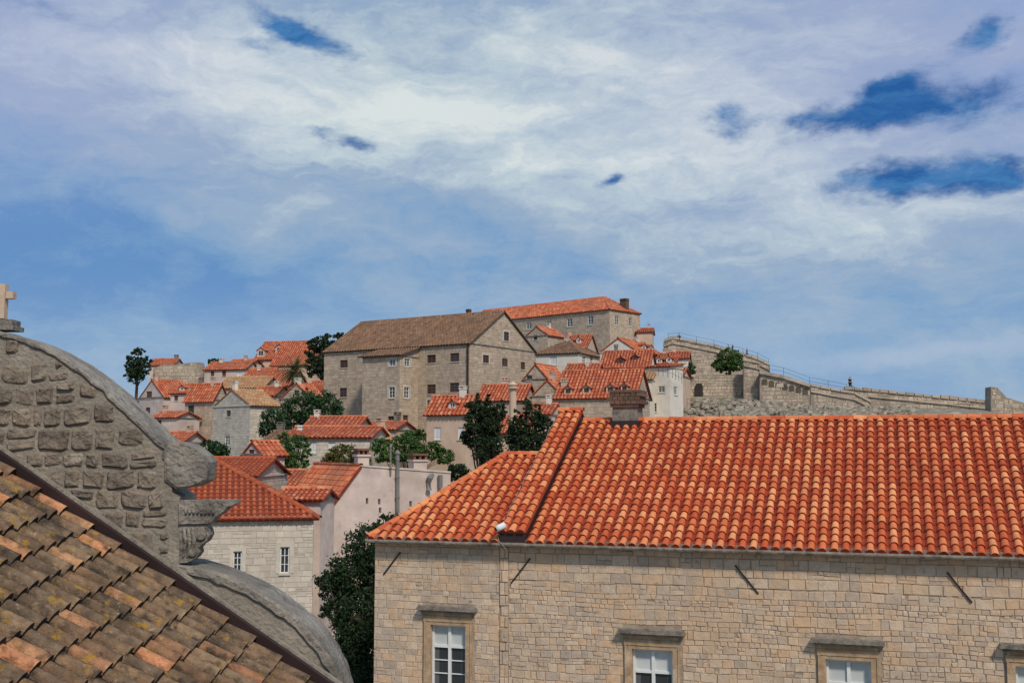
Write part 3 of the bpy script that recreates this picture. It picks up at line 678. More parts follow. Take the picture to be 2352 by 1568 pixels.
B2=base+uC*r_[0]; face(mb,B2,vC,[(0,0),(DP,0),(DP,r_[1]),(0,r_[1])]); face(mb,base+vC*DP,-vC,[(0,0),(DP,0),(DP,e_[1]),(0,e_[1])])
mb.poly([B2+Z*r_[1],B2+Z*r_[1]+vC*DP,base+uC*t_[0]+Z*t_[1]+vC*DP,base+uC*t_[0]+Z*t_[1]])
mb.build('wall',M['stucco_pink'],PK)
for r in hl: window(PK,base,uC,r,'d',cols=1,rows=1,sill=False)
mb=MB(); tp=base+uC*t_[0]+Z*(t_[1]+.05)+nC*.12
lo=base+Z*(e_[1]+.05)+nC*.12
slope(mb,lo+vC*DP,lo,tp,tp+vC*DP,pitch=.27,row=.36,seg=5); caps(mb,tp,tp+vC*DP,.12)
mb.build('roof',[M['tile_red'],M['pan_red']],PK)
mb=MB(); A=base+uC*t_[0]+Z*(t_[1]+.003)+nC*.06; Bq=base+uC*r_[0]+Z*(r_[1]+.003)+nC*.06
mb.prism([A,Bq,Bq+Z*.1,A+Z*.1],vC*.35); mb.build('coping',M['lightstone'],PK)
for (x0,y0,x1,y1) in ((826,1028,852,1068),(955,1040,985,1072)):
    A=fC(x0,y1)+vC*.3-Z*.6; w=(fC(x1,y1)-fC(x0,y1)).dot(uC); h=fC(x0,y0).z-A.z; mb=MB()
    mb.box(A,uC*w,vC*w,Z*(h-.5),1); mb.box(A-uC*.08-vC*.08+Z*(h-.498),uC*(w+.16),vC*(w+.16),Z*.12,1)
    for k in range(3): mb.box(A+uC*(w-.12)*k/2+Z*(h-.376),uC*.12,vC*w,Z*.22,0)
    mb.box(A-uC*.06-vC*.06+Z*(h-.154),uC*(w+.12),vC*(w+.12),Z*.12,0)
    mb.build('chimney',[M['brick'],M['stucco_pink']],PK)
for (x,y0,y1,r) in ((911,1042,1175,.115),(896,1028,1090,.05)):
    mb=MB(); A=fC(x,y1)+nC*(r+.03); B=fC(x,y0)+nC*(r+.03); mb.tube([A,B],r,10)
    for k in (.25,.6,.9): q=A.lerp(B,k); mb.tube([q-Z*.04,q+Z*.04],r+.03,10)
    mb.tube([B,B+Z*.1,B+Z*.25],[r*1.5,r*1.4,.02],10)
    mb.build('flue_pipe',M['pipe'],PK)
mb=MB(); A=fC(982,1125)+nC*.2; mb.tube([A,fC(982,1100)+nC*.2,fC(1000,1085)+nC*.2+vC*.5],.17,8); mb.tube([fC(1008,1120)+nC*.2,fC(1008,1090)+nC*.2],.14,8); mb.build('ventilation_duct',M['pipe'],PK)
hs_('tile_roof_house','low house with red tile roof between the brick red hipped roof and pink gable',(600,760,1120,76),-6,('m',7),'x',1080,'pink','red',[],pitch=.3,row=.4)
hs_('annexe','small tiled annexe tucked against the pink gable',(640,736,1143,59.5),-8,('m',2.5),'x',1122,'pink','red',[],pitch=.27,row=.36)
hs_('back_house','house with plain red roof rising behind the church scroll',(440,587,1090,68),-4,('m',7),'x',1052,'light','deep',[],pitch=.3,row=.4)
hs_('small_pink_house','small pink house with brown window and ivy at its right side',(558,600,1040,76),-38,('px',640),'y',1014,'pink','red',[('front',571,1032,584,1052,'b')])
hs_('ivy_house','light stone house with white shutters and ivy on its left end',(655,850,1003,88),-6,('m',7),'x',980,'light','red',[('front',711,1015,727,1040,'s'),('front',754,1016,770,1030,'s')],chim=[(684,976,693,992,90,'white')])
hs_('garden_house','house with narrow orange roof just above the ivy house',(700,822,978,97),-6,('m',5),'x',957,'peach','red',[])
hs_('little_gable_house','little grey gable house at the right end of the ivy house',(832,866,1003,93),-35,('px',897),'y',981,'grey','tan',[])
hs_('peach_house','peach rendered house with shuttered window behind the dark garden trees',(980,1070,947,92),-24,('px',1105),'x',910,'peach','red',[('front',997,981,1012,1009,'s'),('front',1052,981,1064,1009,'s')],dorm=[(1030,918,1045,938,'w','stucco_white')])
hs_('low_red_house','low house with red roof seen between the two dark garden trees',(1095,1215,992,100),-10,('m',6),'x',955,'peach','red',[('front',1140,1000,1150,1018,'s')])
hs_('chimney_house','stone house with weathered red roof and two chimneys right of the old monastery',(1095,1200,918,116),-18,('px',1232),'x',884,'grey','red',[('front',1150,922,1160,936,'w')],chim=[(1151,866,1168,892,118,'stucco_peach'),(1197,880,1212,897,117,'stucco_peach')])
hs_('grey_gable_house','grey stone gable house with steep red roof below the cream house',(1202,1258,870,126),-30,('px',1300),'y',836,'grey','red',[('front',1210,862,1222,874,'n')])
hs_('left_gable_house','grey stone gable joined to the left of the house with four dormers',(1222,1292,908,113),-22,('m',6),'y',872,'grey','red',[])
hs_('dormer_house','stone house with bright red roof and four small dormers',(1276,1458,911,108),-20,('px',1492),'x',851,'grey','red',[],
   dorm=[(1296,884,1314,906,'n','stucco_peach'),(1338,882,1356,904,'n','stucco_peach'),(1392,880,1412,903,'n','stucco_peach'),(1426,878,1442,899,'n','stucco_peach')],chim=[(1288,868,1302,900,109,'stucco_peach')])
hs_('tall_white_house','tall narrow cream white house with terrace at the right edge of town',(1492,1538,843,122),-32,('px',1568),'lean',.5,'white','red',
   [('front',1512,886,1527,901,'w'),('front',1496,925,1508,946,'w'),('right',1548,888,1556,906,'w')])
hs_('wide_roof_house','house with broad red roof and dark dormers left of the white house',(1380,1490,843,134),-14,('m',7),'x',806,'white','red',[('front',1455,848,1466,862,'w')],dorm=[(1418,817,1434,836,'n','brown'),(1452,812,1464,828,'n','brown')])
hs_('cream_gable_house','cream gable house with two small windows and red side roof',(1378,1462,808,150),-30,('px',1522),'y',776,'white','red',[('front',1388,812,1397,824,'w'),('front',1405,808,1413,820,'w')],dorm=[(1490,790,1500,806,'w'),(1475,787,1484,802,'w')])
hs_('terrace_house','small house with two white dormers above the white house terrace',(1500,1548,836,145),-14,('px',1576),'x',812,'peach','red',[('front',1512,842,1522,858,'w')],dorm=[(1508,818,1519,834,'w'),(1530,816,1541,832,'w')])
hs_('lower_terrace_house','narrow peach house under the terrace house beside the fortress wall',(1525,1566,862,135),-20,('m',5),'x',846,'peach','red',[('front',1535,868,1544,882,'w')])
hs_('cream_house','cream house with weathered brown hipped roof in the middle of the hill',(1230,1328,812,150),-24,('px',1376),'hip',784,'white','brown',[('front',1262,817,1279,839,'s'),('right',1338,818,1345,838,'w'),('right',1356,816,1362,834,'w')])
hs_('hill_gable_house','small stone gable house directly below the topmost building',(1207,1258,772,166),-38,('px',1296),'y',749,'grey','red',[('front',1226,769,1234,781,'n')])
hs_('hill_dormer_house','small red roofed house with three pale dormers below the topmost building',(1280,1345,799,172),-14,('px',1372),'x',770,'peach','red',[],dorm=[(1288,776,1297,792,'w'),(1305,774,1314,790,'w'),(1324,772,1332,788,'w')])
hs_('far_pink_house','little pink house with flat red roof right of the topmost building',(1462,1498,762,190),-10,('m',5),'x',754,'peach','red',[])
hs_('small_red_house','small red roof squeezed between the cream house and the dormer house',(1300,1372,852,128),-12,('m',5),'x',836,'white','red',[('front',1318,856,1327,868,'w')],chim=[(1345,830,1352,842,129,'stucco_white')])
hs_('yard_house','small cream house left of the tall white house under the broad red roof',(1455,1496,870,120),-15,('m',5),'x',855,'white','tan',[('front',1470,878,1480,892,'s')])
hs_('fort_side_house','little red roofed cream house touching the fortress wall',(1538,1580,822,150),-12,('m',5),'x',808,'white','red',[('front',1548,826,1556,838,'w')])
hs_('slope_house','narrow house with red roof between the tan roof and the palm',(572,628,908,136),-12,('m',6),'x',888,'pink','red',[('front',588,914,596,926,'w')])
hs_('hillside_house','house with orange roof against the left foot of the monastery',(700,748,905,146),-12,('m',6),'x',876,'peach','red',[('front',715,912,724,924,'n')])
hs_('middle_left_house','pink house with red roof between the pale gable and the dark stone house',(392,448,902,142),-14,('m',6),'x',882,'pink','red',[('front',400,908,409,920,'b'),('front',425,908,433,920,'b')],dorm=[(412,884,422,898,'w')])
hs_('rooftop_house','small peach house under the highest left house',(520,572,838,176),-10,('m',6),'x',826,'peach','red',[('front',535,842,543,852,'w')],chim=[(560,815,567,830,178,'stucco_peach')])
hs_('shed_house','small grey house with brown roof under the dark green hillside trees',(606,660,1010,104),-15,('m',5),'x',990,'grey','brown',[('front',625,1018,635,1030,'n')])
hs_('monastery_foot_house','low peach house with red roof at the foot of the monastery bay',(838,905,985,110),-20,('m',5),'x',968,'peach','red',[])
hs_('courtyard_house','small pink house with red roof between the round stack and left gable house',(1200,1262,950,104),-16,('m',5),'x',928,'pink','red',[('front',1215,956,1224,970,'w')])
# old monastery
ST7=dict(h=(.28,.42),w=(.4,.9),g=.014,bev=False,rel=.012,j=.03,split=.15,wob=.01)
sur=('lightstone',.22)
t7,fr7,PL7,u7,v7,w7,d7,h7=hs_('monastery_block','large grey brown stone block with weathered brown gable roof on the hill',(745,1078,807,140),-33,('px',1228),'x',734,'grey','brown',
  [('front',781,826,799,845,'n',('st_grey',.12)),('front',981,814,1001,834,'n',('st_grey',.14)),('front',1034,810,1055,831,'n',('st_grey',.14)),('front',780,890,797,912,'n',('st_grey',.14)),('front',981,882,1001,905,'n',('st_grey',.14)),('front',1033,878,1055,901,'n',('st_grey',.14)),('front',981,918,998,935,'d',('lightstone',.12)),
   ('right',1157,763,1169,782,'n',sur),('right',1109,816,1123,833,'n',sur),('right',1153,824,1166,841,'n'),('right',1196,832,1206,848,'n'),('right',1118,890,1128,905,'n')],cat='building',st=ST7,pitch=.42,row=.6)
mb=MB(); q=PL7+u7*w7-v7*.12-u7*.15; mb.tube([V((q.x,q.y,PL7.z-.2)),V((q.x,q.y,PL7.z-16))],.11,8); mb.build('drainpipe',M['iron'],t7)
mb=MB()
for k in range(9):
    a_=w7*(.08+.1*k); q=PL7+u7*a_+v7*(d7*.15)+Z*1.2; 
    mb.box(q,u7*.18,v7*.18,Z*.3)
mb.build('roof_vents',M['brick_dark'],t7)
hs_('monastery_tower','square stone bay with small brown roof projecting from the monastery front',(833,918,820,132),-33,('m',3.5),'lean',1.15,'grey','brown',
  [('front',894,824,908,841,'w',sur),('right',929,824,942,841,'w',sur),('front',893,888,907,914,'w',sur),('right',928,889,940,914,'w',sur),('front',891,955,905,990,'n',('st_grey',.14)),('right',925,953,937,976,'n',('st_grey',.14))],cat='building',st=ST7,oh=.4)
hs_('topmost_building','long grey stone building with orange hipped roof at the top of the hill',(1075,1400,742,207),-42,('px',1470),'hip',699,'grey','red',
  [('front',1209,741,1221,757,'w'),('front',1255,737,1267,752,'w'),('front',1302,731,1315,751,'w'),('front',1350,725,1363,746,'w'),('front',1345,783,1362,797,'n'),('right',1413,726,1421,745,'w'),('right',1445,730,1452,748,'w')],
  cat='building',st=ST7,pitch=.45,row=.6,hipend='r',chim=[(1424,686,1440,712,190,'brick_dark'),(1070,710,1080,730,205,'brick_dark')])
# left cluster
hs_('pale_gable_house','pinkish gable house with orange roof at the far left of the town',(320,376,913,150),-42,('px',446),'y',872,'pink','red',[('front',336,898,349,915,'b'),('front',334,935,345,952,'n'),('right',398,920,407,936,'n')])
hs_('dark_stone_house','dark mottled stone house with green shutters at the left of the town',(425,489,917,130),-28,('px',524),'x',883,'grey','red',[('front',432,931,446,949,'g'),('front',432,971,446,991,'g'),('right',500,940,507,954,'g')])
hs_('light_stone_house','light stone gable house with tan roof left of the dark green trees',(491,574,932,118),-42,('px',641),'y',894,'light','tan',[('front',516,1000,528,1022,'w'),('front',520,942,530,956,'n'),('right',600,945,608,958,'n')])
hs_('pink_terrace_house','pink house with three shuttered windows below the topmost left house',(470,562,848,165),-16,('px',596),'x',832,'pink','red',[('front',484,852,492,864,'b'),('front',510,851,519,864,'b'),('front',544,850,555,864,'s')])
hs_('tan_roof_house','house with broad tan orange roof above the light stone gable',(500,602,890,142),-8,('m',7),'x',866,'peach','tan',[])
hs_('red_roof_house','house with bright red roof and one dormer beside the palm',(600,662,884,150),-12,('m',7),'x',850,'peach','red',[],dorm=[(612,862,624,878,'w')])
hs_('palm_side_house','grey stone gable house with red roof in front of the palm',(645,716,914,126),-25,('px',748),'y',880,'grey','red',[('front',676,896,686,908,'n')])
hs_('upper_left_house','highest house of the left cluster with two pale gabled dormers',(585,690,824,182),-12,('m',8),'x',785,'peach','red',[('front',596,828,604,838,'w')],dorm=[(590,797,608,820,'w','stucco_peach'),(632,790,650,812,'w','stucco_peach')])
hs_('orange_roof_house','house with long orange roof right of the highest left house',(622,722,838,174),-10,('m',8),'x',797,'peach','red',[])
hs_('stair_house','narrow house with orange roof between the pink terrace house and red roof',(556,612,868,156),-14,('m',6),'x',846,'peach','red',[('front',566,874,574,884,'w')],chim=[(590,838,598,856,158,'stucco_white')])
hs_('low_left_house','low pink house with narrow roof below the pale gable house',(346,402,958,126),-25,('m',4),'x',946,'pink','red',[('front',362,964,371,976,'n')])
hs_('bottom_left_house','lowest small red roof at the left just above the church curve',(366,418,1014,105),-20,('m',4),'x',992,'pink','red',[])
hs_('distant_red_house','distant small red roof behind the ruined wall at far left',(342,396,838,205),-5,('m',6),'x',824,'pink','red',[])
# ================= fortress walls
def wallpx(name,label,pts,Y,ang,th,wall='fort',cat='wall',st=None,ledge=None):
    a=math.radians(ang); u=V((math.cos(a),math.sin(a),0)); n=u.cross(Z); O=P(pts[0][0],pts[0][1],Y)
    w=[hit(x,y,O,n) for x,y in pts]; lo=min(w,key=lambda p:p.z)
    mb=MB(); mb.prism(w,-n*th,0)
    poly=[((p-O).dot(u),p.z-O.z) for p in w]
    stones(mb,lambda a_,z,d=0:O+u*a_+Z*z+n*d,poly,[],st or dict(h=(.35,.6),w=(.4,1.0),g=.03,bev=False,rel=.03,j=.06,split=.2),convex=False)
    if ledge:
        for i in range(*ledge):
            p,q=w[i],w[i+1]; L=(q-p).length; k=max(1,int(L/.9))
            for j in range(k):
                a_,b_=p.lerp(q,j/k+.01),p.lerp(q,(j+1)/k-.01); h_=R.uniform(.12,.3)
                mb.prism([a_+n*.14-Z*.12,b_+n*.14-Z*.12,b_+n*.14+Z*h_,a_+n*.14+Z*h_],-n*.7,1)
            mb.prism([p+n*.2-Z*.85,q+n*.2-Z*.85,q+n*.2-Z*.68,p+n*.2-Z*.68],-n*.19,1)
    wm,sm,_=WALL[wall]
    return tag(mb.build(name,[M[wm],M[sm]],origin=lo.copy()),label,cat)
wallpx('fortress_wall','upper sloping fortress wall with walkway railing right of town',[(1525,920),(1525,783),(1545,776),(1640,795),(1740,824),(1768,838),(1768,920)],166,-6,2.5,ledge=(1,5))
wallpx('retaining_wall','rough retaining wall below the round green tree',[(1562,935),(1562,866),(1640,861),(1712,860),(1712,935)],152,-4,1.5,st=dict(h=(.3,.5),w=(.3,.8),g=.04,bev=False,rel=.04,j=.09))
wallpx('fortress_tower','squat fortress tower between the green tree and arched bastion',[(1708,935),(1708,826),(1745,834),(1745,935)],149,-10,3,ledge=(1,2))
bas=[(1745,940),(1745,853),(1800,864),(1862,884),(1862,940)]
wallpx('bastion','bastion wall with a row of small blind arches',bas,147,-12,3)
aB=math.radians(-12); uB=V((math.cos(aB),math.sin(aB),0)); nB=uB.cross(Z); OB=P(1745,940,147)
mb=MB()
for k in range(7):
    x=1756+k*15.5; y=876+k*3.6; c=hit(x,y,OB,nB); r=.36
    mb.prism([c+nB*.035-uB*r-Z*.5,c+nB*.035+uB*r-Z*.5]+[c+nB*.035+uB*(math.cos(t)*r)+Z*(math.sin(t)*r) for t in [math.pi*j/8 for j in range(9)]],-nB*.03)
tag(mb.build('arch_row',M['shade'],origin=OB.copy()),'row of small arches painted in shade colour under the bastion walkway','arches')
mb=MB(); 
for (a_,b_) in zip(bas[1:4],bas[2:4]):
    p,q=hit(*a_,OB,nB),hit(*b_,OB,nB); mb.prism([p+nB*.35-Z*.3,q+nB*.35-Z*.3,q+nB*.35+Z*.12,p+nB*.35+Z*.12],-nB*.9)
tag(mb.build('bastion_parapet',M['st_fort'],origin=OB.copy()),'pale projecting stone ledge along the bastion top','ledge')
wallpx('long_rampart','long low rampart descending right towards the end pillar',[(1940,975),(1940,892),(1962,893),(2060,902),(2180,914),(2282,925),(2282,975)],140,-8,2,ledge=(1,5))
wallpx('middle_rampart','short rampart between bastion and long low rampart',[(1862,940),(1862,884),(1930,897),(1962,902),(2000,922),(2000,940)],138,-10,1,ledge=(1,4))
wallpx('end_pillar','broken stone pillar at the right end of the rampart',[(2276,975),(2276,888),(2290,889),(2312,912),(2352,925),(2420,925),(2420,975)],128,-5,2)
wallpx('front_ruin_wall','low tumbled wall on the rocky slope before the ramparts',[(1690,965),(1690,938),(1760,932),(1850,941),(1990,936),(2080,942),(2080,965)],128,-4,1,st=dict(h=(.25,.45),w=(.3,.8),g=.05,bev=False,rel=.05,j=.1))
wallpx('ruined_wall','ruined grey wall behind the leftmost houses',[(350,890),(352,846),(375,836),(398,838),(440,832),(460,832),(466,850),(466,890)],170,-5,1.5,'fort')
wallpx('plaster_wall','pale low wall beside the terrace house under the fortress',[(1568,875),(1568,850),(1600,838),(1600,875)],158,-5,1,'light')
p=P(1606,900,151.4)
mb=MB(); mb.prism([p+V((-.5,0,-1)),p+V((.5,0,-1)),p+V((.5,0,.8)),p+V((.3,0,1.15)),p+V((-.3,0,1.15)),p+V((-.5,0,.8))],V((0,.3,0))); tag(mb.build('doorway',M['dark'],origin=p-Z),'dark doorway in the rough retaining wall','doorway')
def railing(label,path,Y,h=1.0,sp=1.8):
    Ys=Y if isinstance(Y,(list,tuple)) else [Y]*len(path)
    pts=[P(x,y,yy) for (x,y),yy in zip(path,Ys)]; mb=MB()
    for a,b in zip(pts,pts[1:]):
        L=(b-a).length; k=max(1,int(L/sp))
        for i in range(k+1): q=a.lerp(b,i/k); mb.tube([q,q+Z*h],.022,4)
        for hh in (h,h*.5): mb.tube([a+Z*hh,b+Z*hh],.016,4)
    return tag(mb.build('railing',M['iron'],origin=pts[0].copy()),label,'railing')
railing('dark railing along the top of the upper fortress wall',[(1535,782),(1560,780),(1640,797),(1740,826),(1766,840)],165.2)
railing('dark railing on the bastion walkway',[(1735,850),(1800,862),(1860,884),(1945,900)],145.5)
railing('dark railing along the stair behind the long rampart',[(1958,904),(1985,920),(2000,930)],137.5,sp=.9)
railing('thin railing at the foot of the long rampart',[(2080,948),(2180,949),(2275,949)],130)
railing('dark railing on the rocky slope below the retaining wall',[(1578,935),(1610,945),(1690,950)],128,sp=.9)
railing('black railing around the white house terrace',[(1512,862),(1545,868),(1566,880)],[120,119.5,121],sp=.5)
mb=MB()
for k in range(900):
    x=R.uniform(1560,2100); Y=R.uniform(117,143); X=(x-CX)/F*Y; s=R.uniform(.12,.65)**1.2; c=V((X,Y,H(X,Y)+s*.2))
    i0=len(mb.v)
    for ph in (-.8,0,.8):
        for q in range(6):
            t=q*math.pi/3+R.uniform(-.3,.3); e=math.cos(ph)*s*R.uniform(.7,1.2); mb.v.append(tuple(c+V((math.cos(t)*e,math.sin(t)*e,math.sin(ph)*s*.7*R.uniform(.8,1.2)))))
    for a in range(2):
        for q in range(6): r=(q+1)%6; mb.f.append((i0+a*6+q,i0+a*6+r,i0+a*6+6+r,i0+a*6+6+q)); mb.m.append(0)
    mb.f.append(tuple(i0+12+q for q in range(6))); mb.m.append(0)
M['boulder']=mat('dark_rough_rock',[(.34,.28,.21),(.24,.20,.15),(.42,.35,.27),(.18,.16,.12)],ns=2,na=.4,bump=.5)
o=mb.build('rubble',M['boulder']); o['kind']='stuff'; tag(o,'loose rocks scattered over the slope below the ramparts','rocks')
# ================= trees
def leaves(mb,c,r,n,size,clump=26,shell=.55):
    k=max(1,n//clump)
    for i in range(k):
        d=V((R.gauss(0,1),R.gauss(0,1),R.gauss(0,1))).normalized(); f=R.uniform(shell,1.08)
        cc=c+V((d.x*r[0]*f,d.y*r[1]*f,d.z*r[2]*f)); cr=min(r)*R.uniform(.14,.32)
        for j in range(clump):
            p=cc+V((R.gauss(0,1),R.gauss(0,1),R.gauss(0,.8)))*cr*.6
            a=V((R.gauss(0,1),R.gauss(0,1),R.gauss(0,1))).normalized(); b=a.cross(V((R.gauss(0,1),R.gauss(0,1),R.gauss(0,1)))).normalized(); s=size*R.uniform(.6,1.3)
            mb.poly([p-a*s*.5,p+b*s*.28,p+a*s*.5,p-b*s*.28])
def tree(name,label,ell,Y,n,size,lm,cat='tree',ground=None,trunk=.25,part='crown'):
    cs=[(P(x,y,Y+R.uniform(-1,1)*.01*Y),(rx*Y/F,(rx+ry)*.45*Y/F,ry*Y/F)) for x,y,rx,ry in ell]
    tot=sum(r[0]*r[2] for _,r in cs); lowc=min(cs,key=lambda c:c[0].z)
    X=sum(c.x for c,_ in cs)/len(cs); g=H(X,Y) if ground is None else P(ell[0][0],ground,Y).z
    g=min(g,lowc[0].z-lowc[1][2]*.5)
    b=V((X,Y,g)); t=thing(name,label,cat,b)
    top=max(cs,key=lambda c:c[0].z)[0]; mb=MB()
    mid=b.lerp(V((X,Y,top.z)),.55); mb.tube([b,mid+V((trunk*.4,0,0)),V((top.x,top.y,top.z))],[trunk,trunk*.7,trunk*.15],7)
    for c,r in cs:
        s=b.lerp(V((X,Y,top.z)),R.uniform(.35,.7)); 
        for q in range(3): e=c+V((R.uniform(-.6,.6)*r[0],R.uniform(-.5,.5)*r[1],R.uniform(-.2,.6)*r[2])); mb.tube([s,s.lerp(e,.5)+Z*.1,e],[trunk*.4,trunk*.25,trunk*.06],5)
    mb.build('trunk',M['bark'],t)
    mb=MB()
    for c,r in cs: leaves(mb,c,r,int(n*r[0]*r[2]/tot),size)
    mb.build(part,M[lm],t); return t
tree('evergreen_tree','tall dark evergreen between the pink house and the long building',[(890,1212,38,32),(850,1255,52,50),(880,1290,50,50),(815,1325,62,52),(775,1345,42,40),(750,1335,26,22),(830,1420,65,70),(770,1400,30,30),(800,1490,40,60),(850,1520,70,80),(840,1620,80,90)],41,44000,.12,'leaf_dark',trunk=.3)
tree('cypress_tree','dark bushy evergreen left of the tiled parapet, left of two',[(1098,914,8,12),(1090,932,18,16),(1122,918,7,14),(1125,938,17,18),(1152,928,6,14),(1148,946,15,18),(1095,965,28,30),(1125,975,26,32),(1080,1005,22,24),(1118,1025,38,36)],72,13000,.17,'leaf_dark')
tree('cypress_tree','dark bushy evergreen touching the tiled parapet, right of two',[(1210,922,6,12),(1212,940,12,16),(1235,940,8,16),(1236,962,20,20),(1250,985,18,32),(1190,958,12,18),(1190,982,24,20),(1192,1008,32,30),(1228,1025,34,36),(1050,1085,26,24)],70,13000,.17,'leaf_dark')
tree('pine_tree','dark lone pine at the far left edge of the town',[(318,808,14,11),(302,826,18,10),(335,828,14,10),(298,845,15,9),(332,848,18,12),(312,866,24,15),(314,840,16,20),(310,852,22,14)],165,5000,.36,'leaf_dark')
tree('pine_tree','wide dark pine against the left end of the monastery',[(765,778,34,12),(785,770,14,8),(735,790,30,16),(722,812,20,16),(722,840,20,26),(748,845,20,34),(750,805,26,16)],152,8000,.36,'leaf_dark')
tree('leafy_tree','spreading blue green tree below the left end of the monastery',[(640,965,36,32),(700,935,48,36),(755,940,32,40),(690,980,60,30),(620,985,24,22),(760,975,24,24)],112,13000,.27,'leaf_blue')
tree('round_tree','round green tree standing beside the fortress wall',[(1675,824,32,22),(1655,840,22,14),(1694,840,20,13),(1672,845,24,12)],156,4500,.34,'leaf_mid',ground=862)
tree('small_tree','small dark green tree between terrace house and fortress wall',[(1580,850,17,16),(1572,842,10,10)],150,1200,.36,'leaf_blue')
tree('ivy_plant','thick ivy climbing the left corner of the ivy house',[(650,1020,20,26),(640,1060,24,28),(690,1015,22,16),(700,1045,14,24),(660,1085,50,18),(630,1090,18,22),(655,1050,30,30)],84,11000,.19,'leaf_mid','ivy',part='foliage')
tree('garden_bush','reddish olive bush in front of the ivy house',[(790,1050,38,26),(765,1060,26,20),(830,1055,24,18)],79,5000,.2,'leaf_olive','bush',part='foliage')
tree('vine_plant','bright green vines spread over the garden terrace',[(875,1025,24,18),(930,1020,34,16),(985,1035,40,20),(1020,1050,22,18),(900,1050,40,16),(950,1045,30,14)],86,10000,.19,'leaf_mid','vine',part='foliage',trunk=.12)
tree('garden_shrub','small green shrub left of the small pink house',[(480,1030,26,18),(505,1035,20,16)],92,2500,.24,'leaf_blue','shrub',part='foliage',trunk=.12)
tree('garden_shrub','small bright shrub on the roofline of the left cluster',[(492,833,18,8)],172,600,.4,'leaf_mid','shrub',part='foliage',trunk=.1)
tree('garden_shrub','green shrub at the foot of the monastery right of its bay',[(955,1000,30,14),(930,1008,22,10)],108,2500,.26,'leaf_mid','shrub',part='foliage',trunk=.12)
pb=P(676,905,136); pt_=P(676,852,136)
t=thing('palm_tree','stout fan of palm fronds above the red roofs left of the monastery','palm',V((pb.x,pb.y,H(pb.x,136))))
mb=MB(); mb.tube([V((pb.x,pb.y,H(pb.x,136))),pb,pt_],[.4,.35,.3],8); mb.build('trunk',M['bark'],t)
mb=MB()
for k in range(90):
    az=R.uniform(0,6.283); el=R.uniform(-.6,1.4); L=R.uniform(1.5,2.2); d=V((math.cos(az)*math.cos(el),math.sin(az)*math.cos(el),math.sin(el)))
    prev=pt_.copy(); sd=d.cross(Z).normalized()
    for s in range(6):
        q=prev+d*L/6; 
        for sg in (-1,1):
            for z in range(2):
                e=q+sd*sg*R.uniform(.25,.45)*(1-s*.08)+d*.25-Z*.12
                mb.poly([q.lerp(prev,z*.5),q.lerp(prev,z*.5)+d*.1,e])
        prev=q; d=(d-Z*.16).normalized()
mb.build('fronds',M['palm'],t)
q=P(1178,945,88); mb=MB(); tt=P(1178,892,88); mb.tube([q-Z*6,tt],.27,12); mb.tube([tt,tt+Z*.1],.48,12); mb.tube([tt+Z*.1,tt+Z*.3,tt+Z*.55],[.25,.4,.03],12)
tag(mb.build('chimney_stack',M['stucco_peach'],origin=q-Z*6),'round pale chimney stack with conical cap between the two dark trees','chimney')
# ================= people
def skin(name,verts,edges,rad,mt,parent,org):
    me=bpy.data.meshes.new(name); me.from_pydata(verts,edges,[]); me.materials.append(mt)
    o=bpy.data.objects.new(name,me); C.objects.link(o); o.parent=parent; ORG[o.name]=org
    md=o.modifiers.new('skin','SKIN'); md.use_smooth_shade=True
    for i,r in enumerate(rad): me.skin_vertices[0].data[i].radius=(r,r)
    me.skin_vertices[0].data[0].use_root=True
    s=o.modifiers.new('sub','SUBSURF'); s.levels=1; s.render_levels=1
    return o
def person(label,pos,rz,top,bot,step=.12):
    t=thing('person',label,'person',pos); t.rotation_euler=(0,0,rz)
    vs=[(0,0,.95),(0,0,1.18),(0,0,1.4),(0,-.01,1.52),(0,-.02,1.62),(0,-.02,1.70)]
    ed=[(0,1),(1,2),(2,3),(3,4),(4,5)]; rd=[.13,.12,.14,.055,.09,.07]
    for s in (-1,1):
        i=len(vs); vs+=[(s*.18,0,1.40),(s*.25,.03,1.14),(s*.24,-.08*s,.92),(s*.24,-.1*s,.83)]; ed+=[(2,i),(i,i+1),(i+1,i+2),(i+2,i+3)]; rd+=[.065,.045,.032,.035]
        i=len(vs); vs+=[(s*.1,0,.88),(s*.11,-step*s*.5-.02,.5),(s*.11,-step*s*.6+.03,.09),(s*.11,-step*s*.6-.12,.045)]; ed+=[(0,i),(i,i+1),(i+1,i+2),(i+2,i+3)]; rd+=[.09,.06,.04,.035]
    o0=V(pos); skin('body',vs,ed,rd,M['skin'],t,o0)
    skin('shirt',[vs[0],vs[1],vs[2],vs[6],vs[7],vs[14],vs[15]],[(0,1),(1,2),(2,3),(3,4),(2,5),(5,6)],[.15,.145,.16,.085,.065,.085,.065],M[top],t,o0)
    skin('trousers',[vs[0],vs[10],vs[11],(vs[12][0],vs[12][1],.14),vs[18],vs[19],(vs[20][0],vs[20][1],.14)],[(0,1),(1,2),(2,3),(0,4),(4,5),(5,6)],[.15,.11,.08,.065,.11,.08,.065],M[bot],t,o0)
    skin('hair',[(0,.01,1.66),(0,.0,1.73)],[(0,1)],[.1,.075],M['hair'],t,o0)
person('person in dark clothes standing at the left end of the fortress walkway',P(1560,793,167.5),2.8,'cloth_dark','cloth_dark')
person('person in dark clothes walking down the middle of the fortress walkway',P(1683,817,167.5),1.8,'cloth_blue','cloth_dark',.3)
person('person in red top on the lower end of the fortress walkway',P(1716,826,167.5),1.6,'cloth_red','cloth_blue',.3)
person('person in black standing alone on the long rampart',P(1953,896,141),.6,'cloth_dark','cloth_dark')
